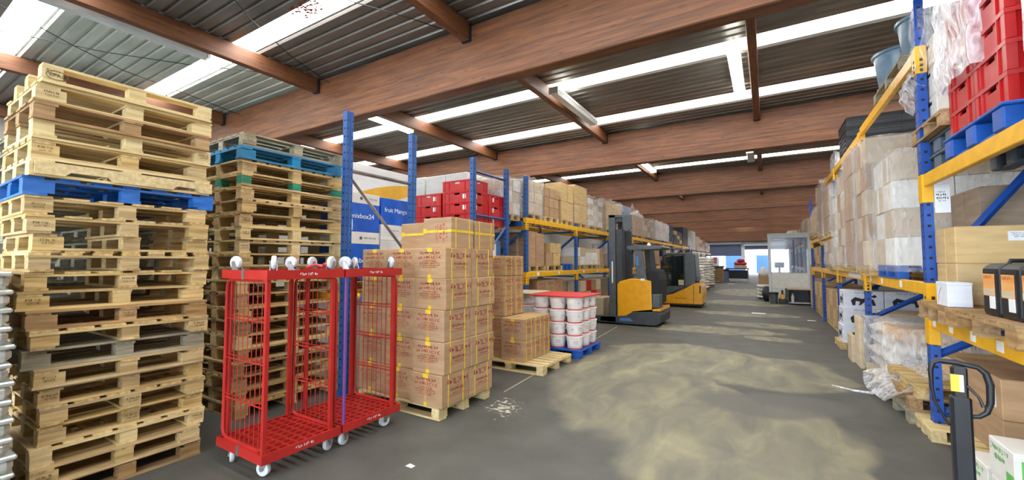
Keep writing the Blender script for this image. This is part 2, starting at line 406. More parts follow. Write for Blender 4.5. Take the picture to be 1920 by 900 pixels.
# ------------------------------------------------------------------ mesh building
class MB:
    def __init__(self):
        self.v, self.f = [], []

    def add(self, vs, fs):
        o = len(self.v)
        self.v += [tuple(a) for a in vs]
        self.f += [tuple(i + o for i in q) for q in fs]
        return self

    def box(self, x0, x1, y0, y1, z0, z1):
        vs = [(x0, y0, z0), (x1, y0, z0), (x1, y1, z0), (x0, y1, z0), (x0, y0, z1), (x1, y0, z1), (x1, y1, z1), (x0, y1, z1)]
        return self.add(vs, [(0, 3, 2, 1), (4, 5, 6, 7), (0, 1, 5, 4), (1, 2, 6, 5), (2, 3, 7, 6), (3, 0, 4, 7)])

    def cbox(self, x0, x1, y0, y1, z0, z1, c):
        """box with chamfered edges"""
        vs, idx = [], {}
        X, Y, Z = (x0, x1), (y0, y1), (z0, z1)
        for i in (0, 1):
            for j in (0, 1):
                for k in (0, 1):
                    for ax in range(3):
                        p = [X[i], Y[j], Z[k]]
                        s = [c if i == 0 else -c, c if j == 0 else -c, c if k == 0 else -c]
                        q = [p[a] + (0 if a == ax else s[a]) for a in range(3)]
                        idx[(i, j, k, ax)] = len(vs); vs.append(q)
        fs = []
        for i in (0, 1):
            q = [idx[(i, a, b, 0)] for a, b in ((0, 0), (1, 0), (1, 1), (0, 1))]; fs.append(q if i else q[::-1])
            q = [idx[(a, i, b, 1)] for a, b in ((0, 0), (0, 1), (1, 1), (1, 0))]; fs.append(q if i else q[::-1])
            q = [idx[(a, b, i, 2)] for a, b in ((0, 0), (1, 0), (1, 1), (0, 1))]; fs.append(q if i else q[::-1])
        for i in (0, 1):
            for j in (0, 1):
                q = [idx[(i, j, 0, 0)], idx[(i, j, 1, 0)], idx[(i, j, 1, 1)], idx[(i, j, 0, 1)]]; fs.append(q if i != j else q[::-1])
                q = [idx[(i, 0, j, 0)], idx[(i, 1, j, 0)], idx[(i, 1, j, 2)], idx[(i, 0, j, 2)]]; fs.append(q if i == j else q[::-1])
                q = [idx[(0, i, j, 1)], idx[(1, i, j, 1)], idx[(1, i, j, 2)], idx[(0, i, j, 2)]]; fs.append(q if i != j else q[::-1])
                for k in (0, 1):
                    t = [idx[(i, j, k, 0)], idx[(i, j, k, 1)], idx[(i, j, k, 2)]]
                    fs.append(t if (i + j + k) % 2 == 1 else t[::-1])
        return self.add(vs, fs)

    def prism(self, poly, axis, a0, a1):
        """extrude a 2-D outline along axis x, y or z"""
        n = len(poly)
        pt = {'x': lambda p, a: (a, p[0], p[1]), 'y': lambda p, a: (p[0], a, p[1]), 'z': lambda p, a: (p[0], p[1], a)}[axis]
        vs = [pt(p, a0) for p in poly] + [pt(p, a1) for p in poly]
        fs = [tuple(range(n)), tuple(range(2 * n - 1, n - 1, -1))]
        fs += [(i, n + i, n + (i + 1) % n, (i + 1) % n) for i in range(n)]
        return self.add(vs, fs)

    def tube(self, path, r, n=8, closed=False):
        P = [Vector(p) for p in path]
        m = len(P)
        rings = []
        ref = None
        for i, p in enumerate(P):
            a = P[(i - 1) % m] if (closed or i > 0) else p
            b = P[(i + 1) % m] if (closed or i < m - 1) else p
            t = (b - a).normalized()
            if ref is None:
                ref = Vector((0, 0, 1)) if abs(t.z) < 0.9 else Vector((1, 0, 0))
            u = (ref - t * ref.dot(t))
            if u.length < 1e-4: u = t.orthogonal()
            u.normalize(); ref = u
            w = t.cross(u)
            rr = r[i] if isinstance(r, (list, tuple)) else r
            rings.append([p + (u * math.cos(2 * math.pi * k / n) + w * math.sin(2 * math.pi * k / n)) * rr for k in range(n)])
        vs = [q for ring in rings for q in ring]
        fs = []
        for i in range(m if closed else m - 1):
            j = (i + 1) % m
            for k in range(n):
                fs.append((i * n + k, i * n + (k + 1) % n, j * n + (k + 1) % n, j * n + k))
        if not closed:
            fs.append(tuple(range(n - 1, -1, -1))); fs.append(tuple((m - 1) * n + k for k in range(n)))
        return self.add(vs, fs)

    def lathe(self, prof, n=16, c=(0, 0, 0), axis='z'):
        vs, fs = [], []
        for (r, h) in prof:
            for k in range(n):
                a = 2 * math.pi * k / n
                x, y, z = r * math.cos(a), r * math.sin(a), h
                if axis == 'x': x, y, z = z, x, y
                if axis == 'y': x, y, z = y, z, x
                vs.append((c[0] + x, c[1] + y, c[2] + z))
        m = len(prof)
        for i in range(m - 1):
            for k in range(n):
                fs.append((i * n + k, i * n + (k + 1) % n, (i + 1) * n + (k + 1) % n, (i + 1) * n + k))
        fs.append(tuple(range(n - 1, -1, -1))); fs.append(tuple((m - 1) * n + k for k in range(n)))
        return self.add(vs, fs)

    def mesh(self, name, m=None, smooth=False, bevel=0.0):
        me = bpy.data.meshes.new(name)
        me.from_pydata(self.v, [], self.f)
        if bevel:
            bm = bmesh.new(); bm.from_mesh(me)
            bmesh.ops.recalc_face_normals(bm, faces=bm.faces)
            bmesh.ops.bevel(bm, geom=list(bm.edges), offset=bevel, segments=2, profile=0.6, affect='EDGES', clamp_overlap=True)
            bm.to_mesh(me); bm.free()
        if smooth:
            me.polygons.foreach_set('use_smooth', [True] * len(me.polygons))
            try: me.set_sharp_from_angle(angle=math.radians(40))
            except Exception: pass
        me.update()
        if m is not None: me.materials.append(M[m] if isinstance(m, str) else m)
        return me


def link(name, me, parent=None, loc=(0, 0, 0), rot=(0, 0, 0)):
    o = bpy.data.objects.new(name, me)
    COL.objects.link(o)
    o.location = loc
    o.rotation_euler = rot
    if parent is not None: o.parent = parent
    return o


LABELS = {}


def tag(o, label=None, cat=None, group=None, kind=None):
    if label:
        o['label'] = label
        LABELS.setdefault(label, []).append(o.name)
    if cat: o['category'] = cat
    if group: o['group'] = group
    if kind: o['kind'] = kind
    return o


def thing(name, label, cat, loc=(0, 0, 0), rz=0.0, group=None):
    o = bpy.data.objects.new(name, None)
    COL.objects.link(o)
    o.empty_display_size = 0.1
    o.location = loc
    o.rotation_euler = (0, 0, rz)
    return tag(o, label, cat, group)


def part(name, mb, m, parent=None, smooth=False, loc=(0, 0, 0), rot=(0, 0, 0), bevel=0.0, kind=None, label=None):
    o = link(name, mb.mesh(name, m, smooth, bevel), parent, loc, rot)
    if kind: o['kind'] = kind
    if label: o['label'] = label
    return o


CACHE = {}


def cached(key, m, fn):
    k = (key, m)
    if k not in CACHE:
        CACHE[k] = fn().mesh(str(key[0]), m)
    return CACHE[k]


def rbox(name, dims, m, parent, loc, rot=(0, 0, 0), ch=0.0):
    """a centred box, longest side meant to lie along x, mesh shared between alike pieces"""
    d = tuple(round(a, 3) for a in dims)
    me = cached((name, d, ch), m, lambda: MB().cbox(-d[0] / 2, d[0] / 2, -d[1] / 2, d[1] / 2, -d[2] / 2, d[2] / 2, ch) if ch else
                MB().box(-d[0] / 2, d[0] / 2, -d[1] / 2, d[1] / 2, -d[2] / 2, d[2] / 2))
    return link(name, me, parent, loc, rot)


def struct(name, mb, m, parent=None, smooth=False, loc=(0, 0, 0)):
    o = part(name, mb, m, parent, smooth, loc)
    if parent is None: o['kind'] = 'structure'
    return o


def copy_tree(o, parent=None):
    c = o.copy(); COL.objects.link(c); c.parent = parent
    for ch in o.children: copy_tree(ch, c)
    return c


ORD = ['zeroth', 'first', 'second', 'third', 'fourth', 'fifth', 'sixth', 'seventh', 'eighth', 'ninth', 'tenth', 'eleventh', 'twelfth',
       'thirteenth', 'fourteenth', 'fifteenth', 'sixteenth', 'seventeenth', 'eighteenth', 'nineteenth', 'twentieth', 'twenty-first',
       'twenty-second', 'twenty-third', 'twenty-fourth']


def text(s, size, m, parent, loc, rot, name='lettering', align='LEFT', kind=None):
    key = ('txt', s, size, m, align)
    if key not in CACHE:
        cu = bpy.data.curves.new('lettering', 'FONT')
        cu.body = s; cu.size = size; cu.extrude = 0.0006; cu.align_x = align
        tmp = bpy.data.objects.new('lettering', cu)
        COL.objects.link(tmp)
        me = bpy.data.meshes.new_from_object(tmp.evaluated_get(bpy.context.evaluated_depsgraph_get()))
        bpy.data.objects.remove(tmp)
        me.materials.clear(); me.materials.append(M[m])
        CACHE[key] = me
    return link(name, CACHE[key], parent, loc, rot)


def scrawl(w, h, lines, seed, cell=0.02):
    """unreadable print: rows of word-like strokes on the local x-z plane facing -y"""
    r = random.Random(seed)
    mb = MB()
    y = h / 2
    for (ch, frac) in lines:
        x = -w * frac / 2
        end = w * frac / 2
        while x < end - ch * 0.4:
            for _ in range(r.randint(3, 7)):
                if x > end: break
                cw = ch * 0.5
                t = ch * 0.17
                for (a0, a1, b0, b1) in r.sample([(0, t, 0, ch), (cw - t, cw, 0, ch), (0, cw, ch - t, ch), (0, cw, 0, t), (0, cw, ch / 2 - t / 2, ch / 2 + t / 2), (0, cw * 0.6, ch * 0.2, ch * 0.75), (cw * 0.3, cw, ch * 0.3, ch * 0.9)], 2):
                    mb.add([(x + a0, 0, y - ch + b0), (x + a1, 0, y - ch + b0), (x + a1, 0, y - ch + b1), (x + a0, 0, y - ch + b1)], [(0, 1, 2, 3)])
                x += ch * 0.68
            x += ch * 0.5
        y -= ch * 1.45
    return mb


PX = (0, 0, math.pi / 2)      # rotation that turns a -y facing print to face +x
NX = (0, 0, -math.pi / 2)     # ... to face -x


# ================================================================== the setting
XL, XR, YB, YE = -15.0, 5.2, -8.0, 62.0
ROOF = 5.15
BAY = 6.25
struct('floor', MB().box(XL, XR, YB, YE, -0.2, 0.0), 'floor')
struct('trim_1', MB().box(-30, 20, YE + 0.01, 110, -0.25, -0.05), 'asphalt')     # yard beyond the gates

j = MB(); j.add([(-2.80, 4.4, 0.0012), (-2.785, 4.4, 0.0012), (-3.165, 10.2, 0.0012), (-3.18, 10.2, 0.0012)], [(0, 1, 2, 3)])
struct('trim_3', j, 'carton_pale')     # pale joint line in the floor along the left row
w = MB()
w.box(XL - 0.2, XL, YB, YE, 0, ROOF + 0.3)
struct('wall_left', w, 'wall')
struct('wall_right', MB().box(XR, XR + 0.2, YB, YE, 0, ROOF + 0.3), 'wall')
# end wall with two gate openings
w = MB()
w.box(XL, -6.9, YE, YE + 0.25, 0, ROOF + 0.3)
w.box(-2.75, -2.35, YE, YE + 0.25, 0, ROOF + 0.3)
w.box(2.4, XR, YE, YE + 0.25, 0, ROOF + 0.3)
w.box(-6.9, -2.75, YE, YE + 0.25, 3.75, ROOF + 0.3)
w.box(-2.35, 2.4, YE, YE + 0.25, 3.55, ROOF + 0.3)
struct('wall_end', w, 'white_paint')
# wall behind the camera; unseen wide openings added to let in daylight
w = MB()
w.box(XL, -13.0, YB - 0.25, YB, 0, ROOF + 0.3)
w.box(-5.4, -4.8, YB - 0.25, YB, 0, 4.4)
w.box(3.5, XR, YB - 0.25, YB, 0, ROOF + 0.3)
w.box(-13.0, 3.5, YB - 0.25, YB, 4.4, ROOF + 0.3)
struct('wall_back', w, 'wall')
# roller shutter half down in the left gate
sh = struct('door_1', MB().box(-6.9, -2.75, YE - 0.10, YE - 0.06, 2.3, 3.8), 'shutter')
for i in range(10):
    link('slat', cached(('slat', 1), 'shutter', lambda: MB().cbox(-2.07, 2.07, -0.02, 0.02, -0.07, 0.07, 0.015)), sh, (-4.825, YE - 0.12, 2.38 + i * 0.15))
part('shutter_box', MB().box(-6.95, -2.7, YE - 0.4, YE - 0.13, 3.8, 4.08), 'white_paint', sh)
part('guide_rail', MB().box(-2.75, -2.6, YE - 0.16, YE - 0.02, 0, 3.8), 'white_paint', sh)
sh = struct('door_2', MB().box(-2.35, 2.4, YE - 0.10, YE - 0.06, 3.1, 3.6), 'shutter')
part('shutter_box', MB().box(-2.4, 2.45, YE - 0.4, YE - 0.13, 3.6, 4.0), 'white_paint', sh)

# glulam beams across the hall
for n in range(-1, 10):
    y = 4.95 + n * BAY
    if y < YB: continue
    b = struct('beam', MB().cbox(-10.1, 10.1, -0.11, 0.11, -0.45, 0.45, 0.012), 'glulam', loc=(-4.9, y, 4.65))
struct('beam', MB().cbox(-10.1, 10.1, -0.11, 0.11, -0.45, 0.45, 0.012), 'glulam', loc=(-4.9, 61.3, 4.62))
# purlins from beam to beam, each resting in a steel hanger
PUR = [-14.7, -11.02, -7.36, -3.72, -0.1, 3.55]
pme = MB().cbox(-3.0, 3.0, -0.065, 0.065, -0.14, 0.14, 0.01).mesh('purlin', 'glulam')
hang = MB().box(-0.075, 0.075, -0.004, 0.05, -0.15, 0.1).mesh('hanger', 'hole')
for n in range(-2, 9):
    y = 4.95 + (n + 0.5) * BAY
    if y < YB - 2: continue
    for x in PUR:
        o = link('purlin', pme, None, (x, y, 5.0), (0, 0, math.pi / 2)); o['kind'] = 'structure'
        if n < 3:
            h = link('hanger', hang, o, (3.0, 0, 0), (0, 0, math.pi / 2))
# corrugated roof: sheets span from purlin to purlin, two translucent strips in each bay


def corrugated(x0, x1, y0, y1, lift=0.0, pitch=0.2, d=0.035):
    mb = MB()
    n = max(1, round((y1 - y0) / pitch))
    p = (y1 - y0) / n
    pts = []
    for i in range(n):
        a = y0 + i * p
        pts += [(a, d), (a + p * 0.16, d), (a + p * 0.26, 0.0), (a + p * 0.9, 0.0)]
    pts.append((y1, d))
    vs, fs = [], []
    for (y, z) in pts:
        vs += [(x0, y, ROOF + z + lift), (x1, y, ROOF + z + lift)]
    for i in range(len(pts) - 1):
        fs.append((2 * i, 2 * i + 1, 2 * i + 3, 2 * i + 2))
    return mb.add(vs, fs)


spans = [(-15.0, -11.02), (-11.02, -7.36), (-7.36, -3.72), (-3.72, -0.1), (-0.1, 5.2)]
for n in range(-2, 10):
    y0 = 4.95 + n * BAY
    if n == 9: cuts = [(y0, YE + 0.2, 'sheet')]
    else:
        a1, a2 = (4.61, 4.97) if n < 0 else (4.87, 5.42)
        b2 = 2.86 if n < 0 else 2.98
        cuts = [(y0, y0 + 2.5, 'sheet'), (y0 + 2.5, y0 + b2, 'skylight'), (y0 + b2, y0 + a1, 'sheet'), (y0 + a1, y0 + a2, 'skylight'), (y0 + a2, y0 + BAY, 'sheet')]
    for (a, b, k) in cuts:
        if b < YB: continue
        a = max(a, YB - 0.25)
        for (s0, s1) in (spans if n <= 2 else [(-15.0, 5.2)]):
            if k == 'sheet': struct('roof_sheet', corrugated(s0, s1 + 0.02, a, b), 'sheet_sheen' if (n == -1 and s0 == -11.02 and a > y0 + 1) else 'sheet')
            else: struct('skylight', corrugated(s0, s1, a, b, 0.02, 0.16, 0.02), 'skylight' if n < 0 else 'skylight_mid' if n == 0 else 'skylight_dim')
struct('roof_cover', MB().box(XL - 0.2, XR + 0.2, YB - 0.25, YE + 0.25, ROOF + 0.3, ROOF + 0.36), 'hole')

# lamps on the purlins


def lamp(x, y0, y1, lit, label, w=0.2):
    t = thing('ceiling_light', label, 'light', (x, (y0 + y1) / 2, 4.88), group='lamps along the purlins')
    L = (y1 - y0) / 2
    part('housing', MB().cbox(-w / 2, w / 2, -L, L, 0.03, 0.10, 0.01), 'lamp_housing', t)
    d = part('diffuser', MB().prism([(-w / 2 + 0.01, 0.03), (-w / 2 + 0.03, -0.04), (w / 2 - 0.03, -0.04), (w / 2 - 0.01, 0.03)], 'y', -L + 0.03, L - 0.03), 'tube_lit' if lit else 'tube_off', t)
    for s in (-1, 1):
        part('end_cap', MB().cbox(-w / 2, w / 2, -0.015, 0.015, -0.042, 0.1, 0.008), 'tube_lit' if lit else 'lamp_housing', t, loc=(0, s * L, 0))
        part('hanger', MB().box(-0.01, 0.01, -0.01, 0.01, 0.1, 0.25), 'steel', t, loc=(0, s * L * 0.7, 0))
    return t


lamp(-7.60, 0.7, 3.05, False, 'long unlit grey lamp above the tall pallet stack at the top left')
lamp(-7.60, 5.6, 7.55, True, 'lit white lamp under the roof above the tall blue rack post')
lamp(-0.36, 7.2, 9.2, True, 'big lit lamp beside the purlin over the aisle, nearest the camera')
lamp(-3.44, 7.2, 9.4, False, 'unlit lamp on the right of the purlin past the first beam')
lamp(-3.44, 13.9, 15.6, True, 'lit lamp under the third roof strip above the left racks')
lamp(-0.34, 14.3, 15.6, False, 'small unlit lamp on the purlin behind the second beam')
lamp(-1.6, 40.5, 42.0, True, 'tiny lit lamp on the far beams above the gate end')

# cables slung under the roof
for (pts, lab) in [([(-8.2, 0.6, 4.98), (-8.94, 1.78, 4.9), (-9.3, 2.5, 4.86), (-9.75, 3.6, 4.92), (-10.3, 4.84, 4.98)], 'thin black cable sloping down under the roof at the far left'),
                   ([(-9.6, 1.0, 4.98), (-8.77, 2.16, 4.88), (-8.1, 3.0, 4.86), (-7.44, 3.9, 4.92)], 'thin black cable rising to the left purlin above the pallet stack'),
                   ([(-5.4, 2.1, 5.02), (-6.0, 2.9, 4.95), (-6.5, 3.8, 4.92), (-7.0, 4.84, 4.98)], 'thin black cable crossing the roof strip above the second pallet stack'),
                   ([(-5.2, 2.3, 5.02), (-4.51, 3.34, 4.95), (-4.1, 4.0, 4.93), (-3.8, 4.84, 4.98)], 'thin black cable slung to the purlin at the top of the first beam')]:
    tag(part('cable', MB().tube(pts, 0.007, 6), 'cable', smooth=True), lab, 'cable')
lf = MB()
LEAF = (-5.45, 3.38)
for i in range(90):
    a, r0 = R.random() * 6.3, R.random() ** 0.7
    x, y = LEAF[0] + math.cos(a) * r0 * 0.3, LEAF[1] + math.sin(a) * r0 * 0.16
    s = 0.018 + R.random() * 0.02
    lf.add([(x - s, y, ROOF - 0.002), (x, y - s * 0.6, ROOF - 0.006), (x + s, y, ROOF - 0.002), (x, y + s * 0.6, ROOF - 0.006)], [(0, 1, 2, 3)])
tag(part('leaf_litter', lf, 'leaf'), 'dry red leaf litter caught on the near roof strip', 'leaf litter', kind='stuff')

# yard beyond the gates
c = thing('shipping_container', 'light blue container outside the right gate', 'container', (-0.4, 70, -0.05))
part('body', MB().cbox(-0.8, 0.9, -3, 3, 0.0, 2.5, 0.03), 'container', c)
for i in range(7): link('rib', cached(('rib', 2), 'container', lambda: MB().box(-0.04, 0.04, -0.04, 0, 0.2, 2.45)), c, (-0.66 + i * 0.24, -3, 0))
c = thing('shipping_container', 'light blue container outside behind the gate post', 'container', (-4.0, 70, -0.05))
part('body', MB().cbox(-1.0, 1.3, -3, 3, 0.0, 2.5, 0.03), 'container', c)
for i in range(9): link('rib', cached(('rib', 2), 'container', lambda: MB()), c, (-0.86 + i * 0.25, -3, 0))
struct('trim_2', MB().box(-30, 20, 100, 100.5, -0.05, 9), 'white_paint')

# ================================================================== pallets


def pallet(label, x, y, z, dx, dy, h, style, m, rz=0.0, flip=False, parent=None, group=None, boards=6, m2=None, stamp=None, jig=1.0):
    """x,y = centre, face boards run along y (style 'A': deck boards along y, 'B': deck boards along x)"""
    if parent is None:
        t = thing('pallet', label, 'pallet', (x, y, z), rz, group)
    else:
        t = bpy.data.objects.new('pallet', None); COL.objects.link(t); t.location = (x, y, z); t.parent = parent
    td, ts, tb = h * 0.13, h * 0.13, h * 0.14
    hb = h - td - ts - tb
    f = (lambda zz: h - zz) if flip else (lambda zz: zz)
    Z90 = (0, 0, math.pi / 2)
    alt = m2 or m
    j = lambda a: R.uniform(-a, a) * jig

    def brd(name, L, W, T, px, py, pz, along_y, mm):
        L = round(L, 2)
        rbox(name, (L, W, T), mm, t, (px + j(0.004), py + j(0.004), f(pz)), (0, 0, (math.pi / 2 if along_y else 0) + j(0.006)))

    if style == 'A':
        bw = 0.1 if boards > 5 else 0.12
        for i in range(boards):
            px = -dx / 2 + bw / 2 + i * (dx - bw) / (boards - 1)
            brd('deck_board', dy, bw, td, px, 0, h - td / 2, True, m)
        for py in (-dy / 2 + 0.06, 0, dy / 2 - 0.06):
            brd('stringer_board', dx, 0.11, ts, 0, py, h - td - ts / 2, False, m)
        for px in (-dx / 2 + 0.05, 0, dx / 2 - 0.05):
            brd('bottom_board', dy, 0.1, tb, px, 0, tb / 2, True, m)
    else:
        bw = 0.1 if boards > 6 else 0.13
        for i in range(boards):
            py = -dy / 2 + bw / 2 + i * (dy - bw) / (boards - 1)
            brd('deck_board', dx, bw, td, 0, py, h - td / 2, False, m)
        for px in (-dx / 2 + 0.05, 0, dx / 2 - 0.05):
            brd('stringer_board', dy, 0.1, ts, px, 0, h - td - ts / 2, True, m)
        for py in (-dy / 2 + 0.06, 0, dy / 2 - 0.06):
            brd('bottom_board', dx, 0.11, tb, 0, py, tb / 2, False, m)
    bl = R.choice((0.1, 0.13, 0.145))
    for i, px in enumerate((-dx / 2 + 0.052, 0, dx / 2 - 0.052)):
        for k, py in enumerate((-dy / 2 + bl / 2 + 0.002, 0, dy / 2 - bl / 2 - 0.002)):
            o = rbox('block', (bl if k != 1 else 0.1, 0.1, round(hb, 3)), alt, t, (px + j(0.003), py + j(0.004), f(tb + hb / 2)), Z90)
            if stamp and i == 2 and stamp == k + 1:
                s = scrawl(0.07, hb * 0.6, [(0.016, 1), (0.012, 0.8)], R.randint(0, 6))
                part('stamp', s, 'stamp', t, loc=(dx / 2 + 0.0045, py, f(tb + hb / 2)), rot=PX)
    return t


# ---- the tall stack at the left
N1, h1 = 23, 0.1275
kinds = ['A', 'A', 'B', 'A', 'B', 'A', 'A', 'A', 'B', 'A', 'A', 'B', 'B', 'B', 'B', 'B', 'B', 'A', 'A', 'A', 'A', 'A', 'A']
mats1 = ['wood_brown', 'wood', 'wood_light', 'wood', 'wood', 'wood', 'wood', 'wood_grey', 'wood', 'wood_brown', 'wood', 'wood', 'wood', 'wood', 'wood', 'wood', 'wood_blue',
         'wood_light', 'wood', 'wood_light', 'wood_brown', 'wood_light', 'wood_light']
for i in range(N1):
    up = N1 - i
    special = {16: 'blue painted wooden pallet in the tall stack at the left', 17: 'pale pallet with a notched front board above the blue pallet, tall left stack',
               22: 'topmost pallet of the tall stack at the left, turned upside down', 7: 'weathered grey pallet low in the tall stack at the left'}
    lab = special.get(i, f'{"pale" if "light" in mats1[i] else "brown" if "brown" in mats1[i] else "tan"} wooden pallet, {ORD[i + 1]} from the floor in the tall left stack')
    dy = (R.choice((0.94, 0.96, 0.98)) if i < 7 else R.choice((1.0, 1.02, 1.04))) if i != 16 else 1.1
    yc = 1.225 if i < 7 else 1.19
    p = pallet(lab, -4.1 - 0.4 + R.uniform(-0.03, 0.02) + (0.03 if i < 9 else 0), yc + R.uniform(-0.02, 0.02), i * h1, 0.8, dy, h1 - 0.001, kinds[i], mats1[i],
               R.uniform(-0.012, 0.012), flip=(i in (22, 19, 13)), group='pallets in the tall left stack', boards=R.choice((6, 7)) if kinds[i] == 'B' else 5, stamp=R.choice((1, 1, 0, 2, 3)))
    if i == 17:
        part('notched_board', MB().prism([(-0.5, 0.0), (-0.36, 0.0), (-0.33, 0.03), (-0.14, 0.03), (-0.11, 0.0), (0.25, 0.0), (0.28, 0.03), (0.41, 0.03), (0.44, 0), (0.53, 0), (0.53, 0.085), (-0.5, 0.085)], 'x', 0.402, 0.418), 'wood_light', p, loc=(0, 0, 0.012))
    if i == 22:
        ring = MB()
        pts = [(0.001, 0.052 * math.cos(a * math.pi / 12), 0.03 * math.sin(a * math.pi / 12)) for a in range(24)]
        ring.tube(pts, 0.002, 4, closed=True)
        part('stamp_ring', ring, 'stamp', p, loc=(0.401, -0.43, 0.058))
        text('EPAL', 0.034, 'stamp', p, (0.402, -0.43, 0.047), (math.pi / 2, 0, math.pi / 2), 'stamp_lettering', 'CENTER')

# ---- the second stack, further along
N2, h2 = 21, 0.1405
for i in range(N2):
    k = 'A' if i % 3 else 'B'
    m = {20: 'wood_grey', 19: 'wood_teal', 17: 'wood'}.get(i, R.choice(['wood', 'wood', 'wood_brown', 'wood_light']))
    lab = {20: 'weathered top pallet of the second stack behind the tall one', 19: 'blue painted pallet near the top of the second stack',
           17: 'tan pallet with green end blocks in the second stack'}.get(i, f'{"pale" if "light" in m else "brown" if "brown" in m else "tan"} wooden pallet, {ORD[i + 1]} from the floor in the second stack')
    pallet(lab, -4.6 - 0.5 + R.uniform(-0.02, 0.02), 2.79 + R.uniform(-0.015, 0.02), i * h2, 1.0, 1.2, h2 - 0.001, k, m, R.uniform(-0.01, 0.01), group='pallets in the second stack', boards=9 if k == 'B' else 7,
           m2='wood_green' if i == 17 else None, stamp=R.choice((0, 1, 1)))

# ---- further stacks behind the two, seen dimly through the fork openings
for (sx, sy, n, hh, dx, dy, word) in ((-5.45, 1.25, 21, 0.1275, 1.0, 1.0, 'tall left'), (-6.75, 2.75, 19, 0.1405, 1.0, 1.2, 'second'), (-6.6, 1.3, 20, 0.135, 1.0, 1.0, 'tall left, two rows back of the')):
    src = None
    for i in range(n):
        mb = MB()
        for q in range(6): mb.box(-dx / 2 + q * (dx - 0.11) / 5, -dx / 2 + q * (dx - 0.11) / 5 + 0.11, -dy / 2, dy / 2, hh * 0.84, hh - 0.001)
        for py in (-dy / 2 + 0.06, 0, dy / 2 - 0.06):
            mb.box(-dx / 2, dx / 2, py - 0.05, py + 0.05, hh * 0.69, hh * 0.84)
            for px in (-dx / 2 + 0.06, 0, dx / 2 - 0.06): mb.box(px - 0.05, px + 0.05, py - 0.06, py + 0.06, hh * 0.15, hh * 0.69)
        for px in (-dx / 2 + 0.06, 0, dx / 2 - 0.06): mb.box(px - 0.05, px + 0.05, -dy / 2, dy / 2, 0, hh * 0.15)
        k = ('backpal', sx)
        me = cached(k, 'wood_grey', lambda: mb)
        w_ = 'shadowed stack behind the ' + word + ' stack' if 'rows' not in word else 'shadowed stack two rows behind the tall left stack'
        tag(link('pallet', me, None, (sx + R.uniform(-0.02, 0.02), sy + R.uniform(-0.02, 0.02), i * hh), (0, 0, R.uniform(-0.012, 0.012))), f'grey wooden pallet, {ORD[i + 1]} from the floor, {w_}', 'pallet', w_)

# ---- silver wrapped trays at the left edge of the view
for i in range(14):
    t = thing('foil_tray', f'silver foil-wrapped tray, {ORD[i + 1]} from the floor at the left edge', 'tray', (-4.30 + R.uniform(-0.015, 0.01), 0.365 - 0.0048 * i + R.uniform(-0.006, 0.006), i * 0.11), R.uniform(-0.02, 0.02), 'foil-wrapped trays at the left edge')
    part('tray', MB().cbox(-0.405, 0.405, -0.285, 0.285, 0.0, 0.092, 0.03), 'foil', t)
    part('rim', MB().cbox(-0.415, 0.415, -0.295, 0.295, 0.08, 0.108, 0.008), 'foil', t)

# ================================================================== red roll cages


def caster(parent, x, y, z, up, s=1.0):
    """swivel castor; up=True: the wheel stands up from an overturned deck"""
    d = 1 if up else -1
    c = bpy.data.objects.new('castor', None); COL.objects.link(c); c.parent = parent; c.location = (x, y, z)
    c.rotation_euler = (0, 0, R.uniform(0, 6.28))
    part('fork', MB().prism([(-0.02, 0), (0.045, 0), (0.055, d * 0.075), (0.03, d * 0.085)], 'y', -0.026, -0.02).prism([(-0.02, 0), (0.045, 0), (0.055, d * 0.075), (0.03, d * 0.085)], 'y', 0.02, 0.026).box(-0.035, 0.045, -0.03, 0.03, min(0, d * 0.012), max(0, d * 0.012)), 'steel', c)
    part('wheel', MB().lathe([(0.03, -0.018), (0.05, -0.016), (0.055, -0.008), (0.055, 0.008), (0.05, 0.016), (0.03, 0.018)], 18, (0.035, 0, d * 0.072), 'y'), 'wheel', c, smooth=True)
    part('axle', MB().lathe([(0.014, -0.03), (0.014, 0.03)], 8, (0.035, 0, d * 0.072), 'y'), 'steel', c)
    return c


def deck(t, x0, x1, y0, y1, z0, upside):
    """rimmed base plate with an open lattice"""
    r = MB()
    zt = z0 + 0.07
    r.box(x0, x1, y0, y0 + 0.02, z0, zt).box(x0, x1, y1 - 0.02, y1, z0, zt)
    r.box(x0, x0 + 0.02, y0 + 0.02, y1 - 0.02, z0, zt).box(x1 - 0.02, x1, y0 + 0.02, y1 - 0.02, z0, zt)
    part('deck_rim', r, 'red_paint', t)
    g = MB()
    zl, zh = (z0 + 0.005, z0 + 0.025) if upside else (zt - 0.025, zt - 0.004)
    nx, ny = 9, 9
    for i in range(1, nx):
        x = x0 + (x1 - x0) * i / nx
        g.box(x - 0.011, x + 0.011, y0 + 0.02, y1 - 0.02, zl, zh)
    for i in range(1, ny):
        y = y0 + (y1 - y0) * i / ny
        g.box(x0 + 0.02, x1 - 0.02, y - 0.011, y + 0.011, zl + 0.001, zh - 0.001)
    part('deck_lattice', g, 'red_paint', t, kind='stuff')
    part('clip', MB().box((x0 + x1) / 2 - 0.015, (x0 + x1) / 2 + 0.015, y0 - 0.006, y0 + 0.004, z0 - 0.002, zt + 0.004), 'steel', t, label='small grey clip on the rim')
    s = scrawl(0.15, 0.03, [(0.022, 1)], 3)
    part('rim_lettering', s, 'white_print', t, loc=(x1 + 0.0015, (y0 + y1) / 2, z0 + 0.034), rot=PX)


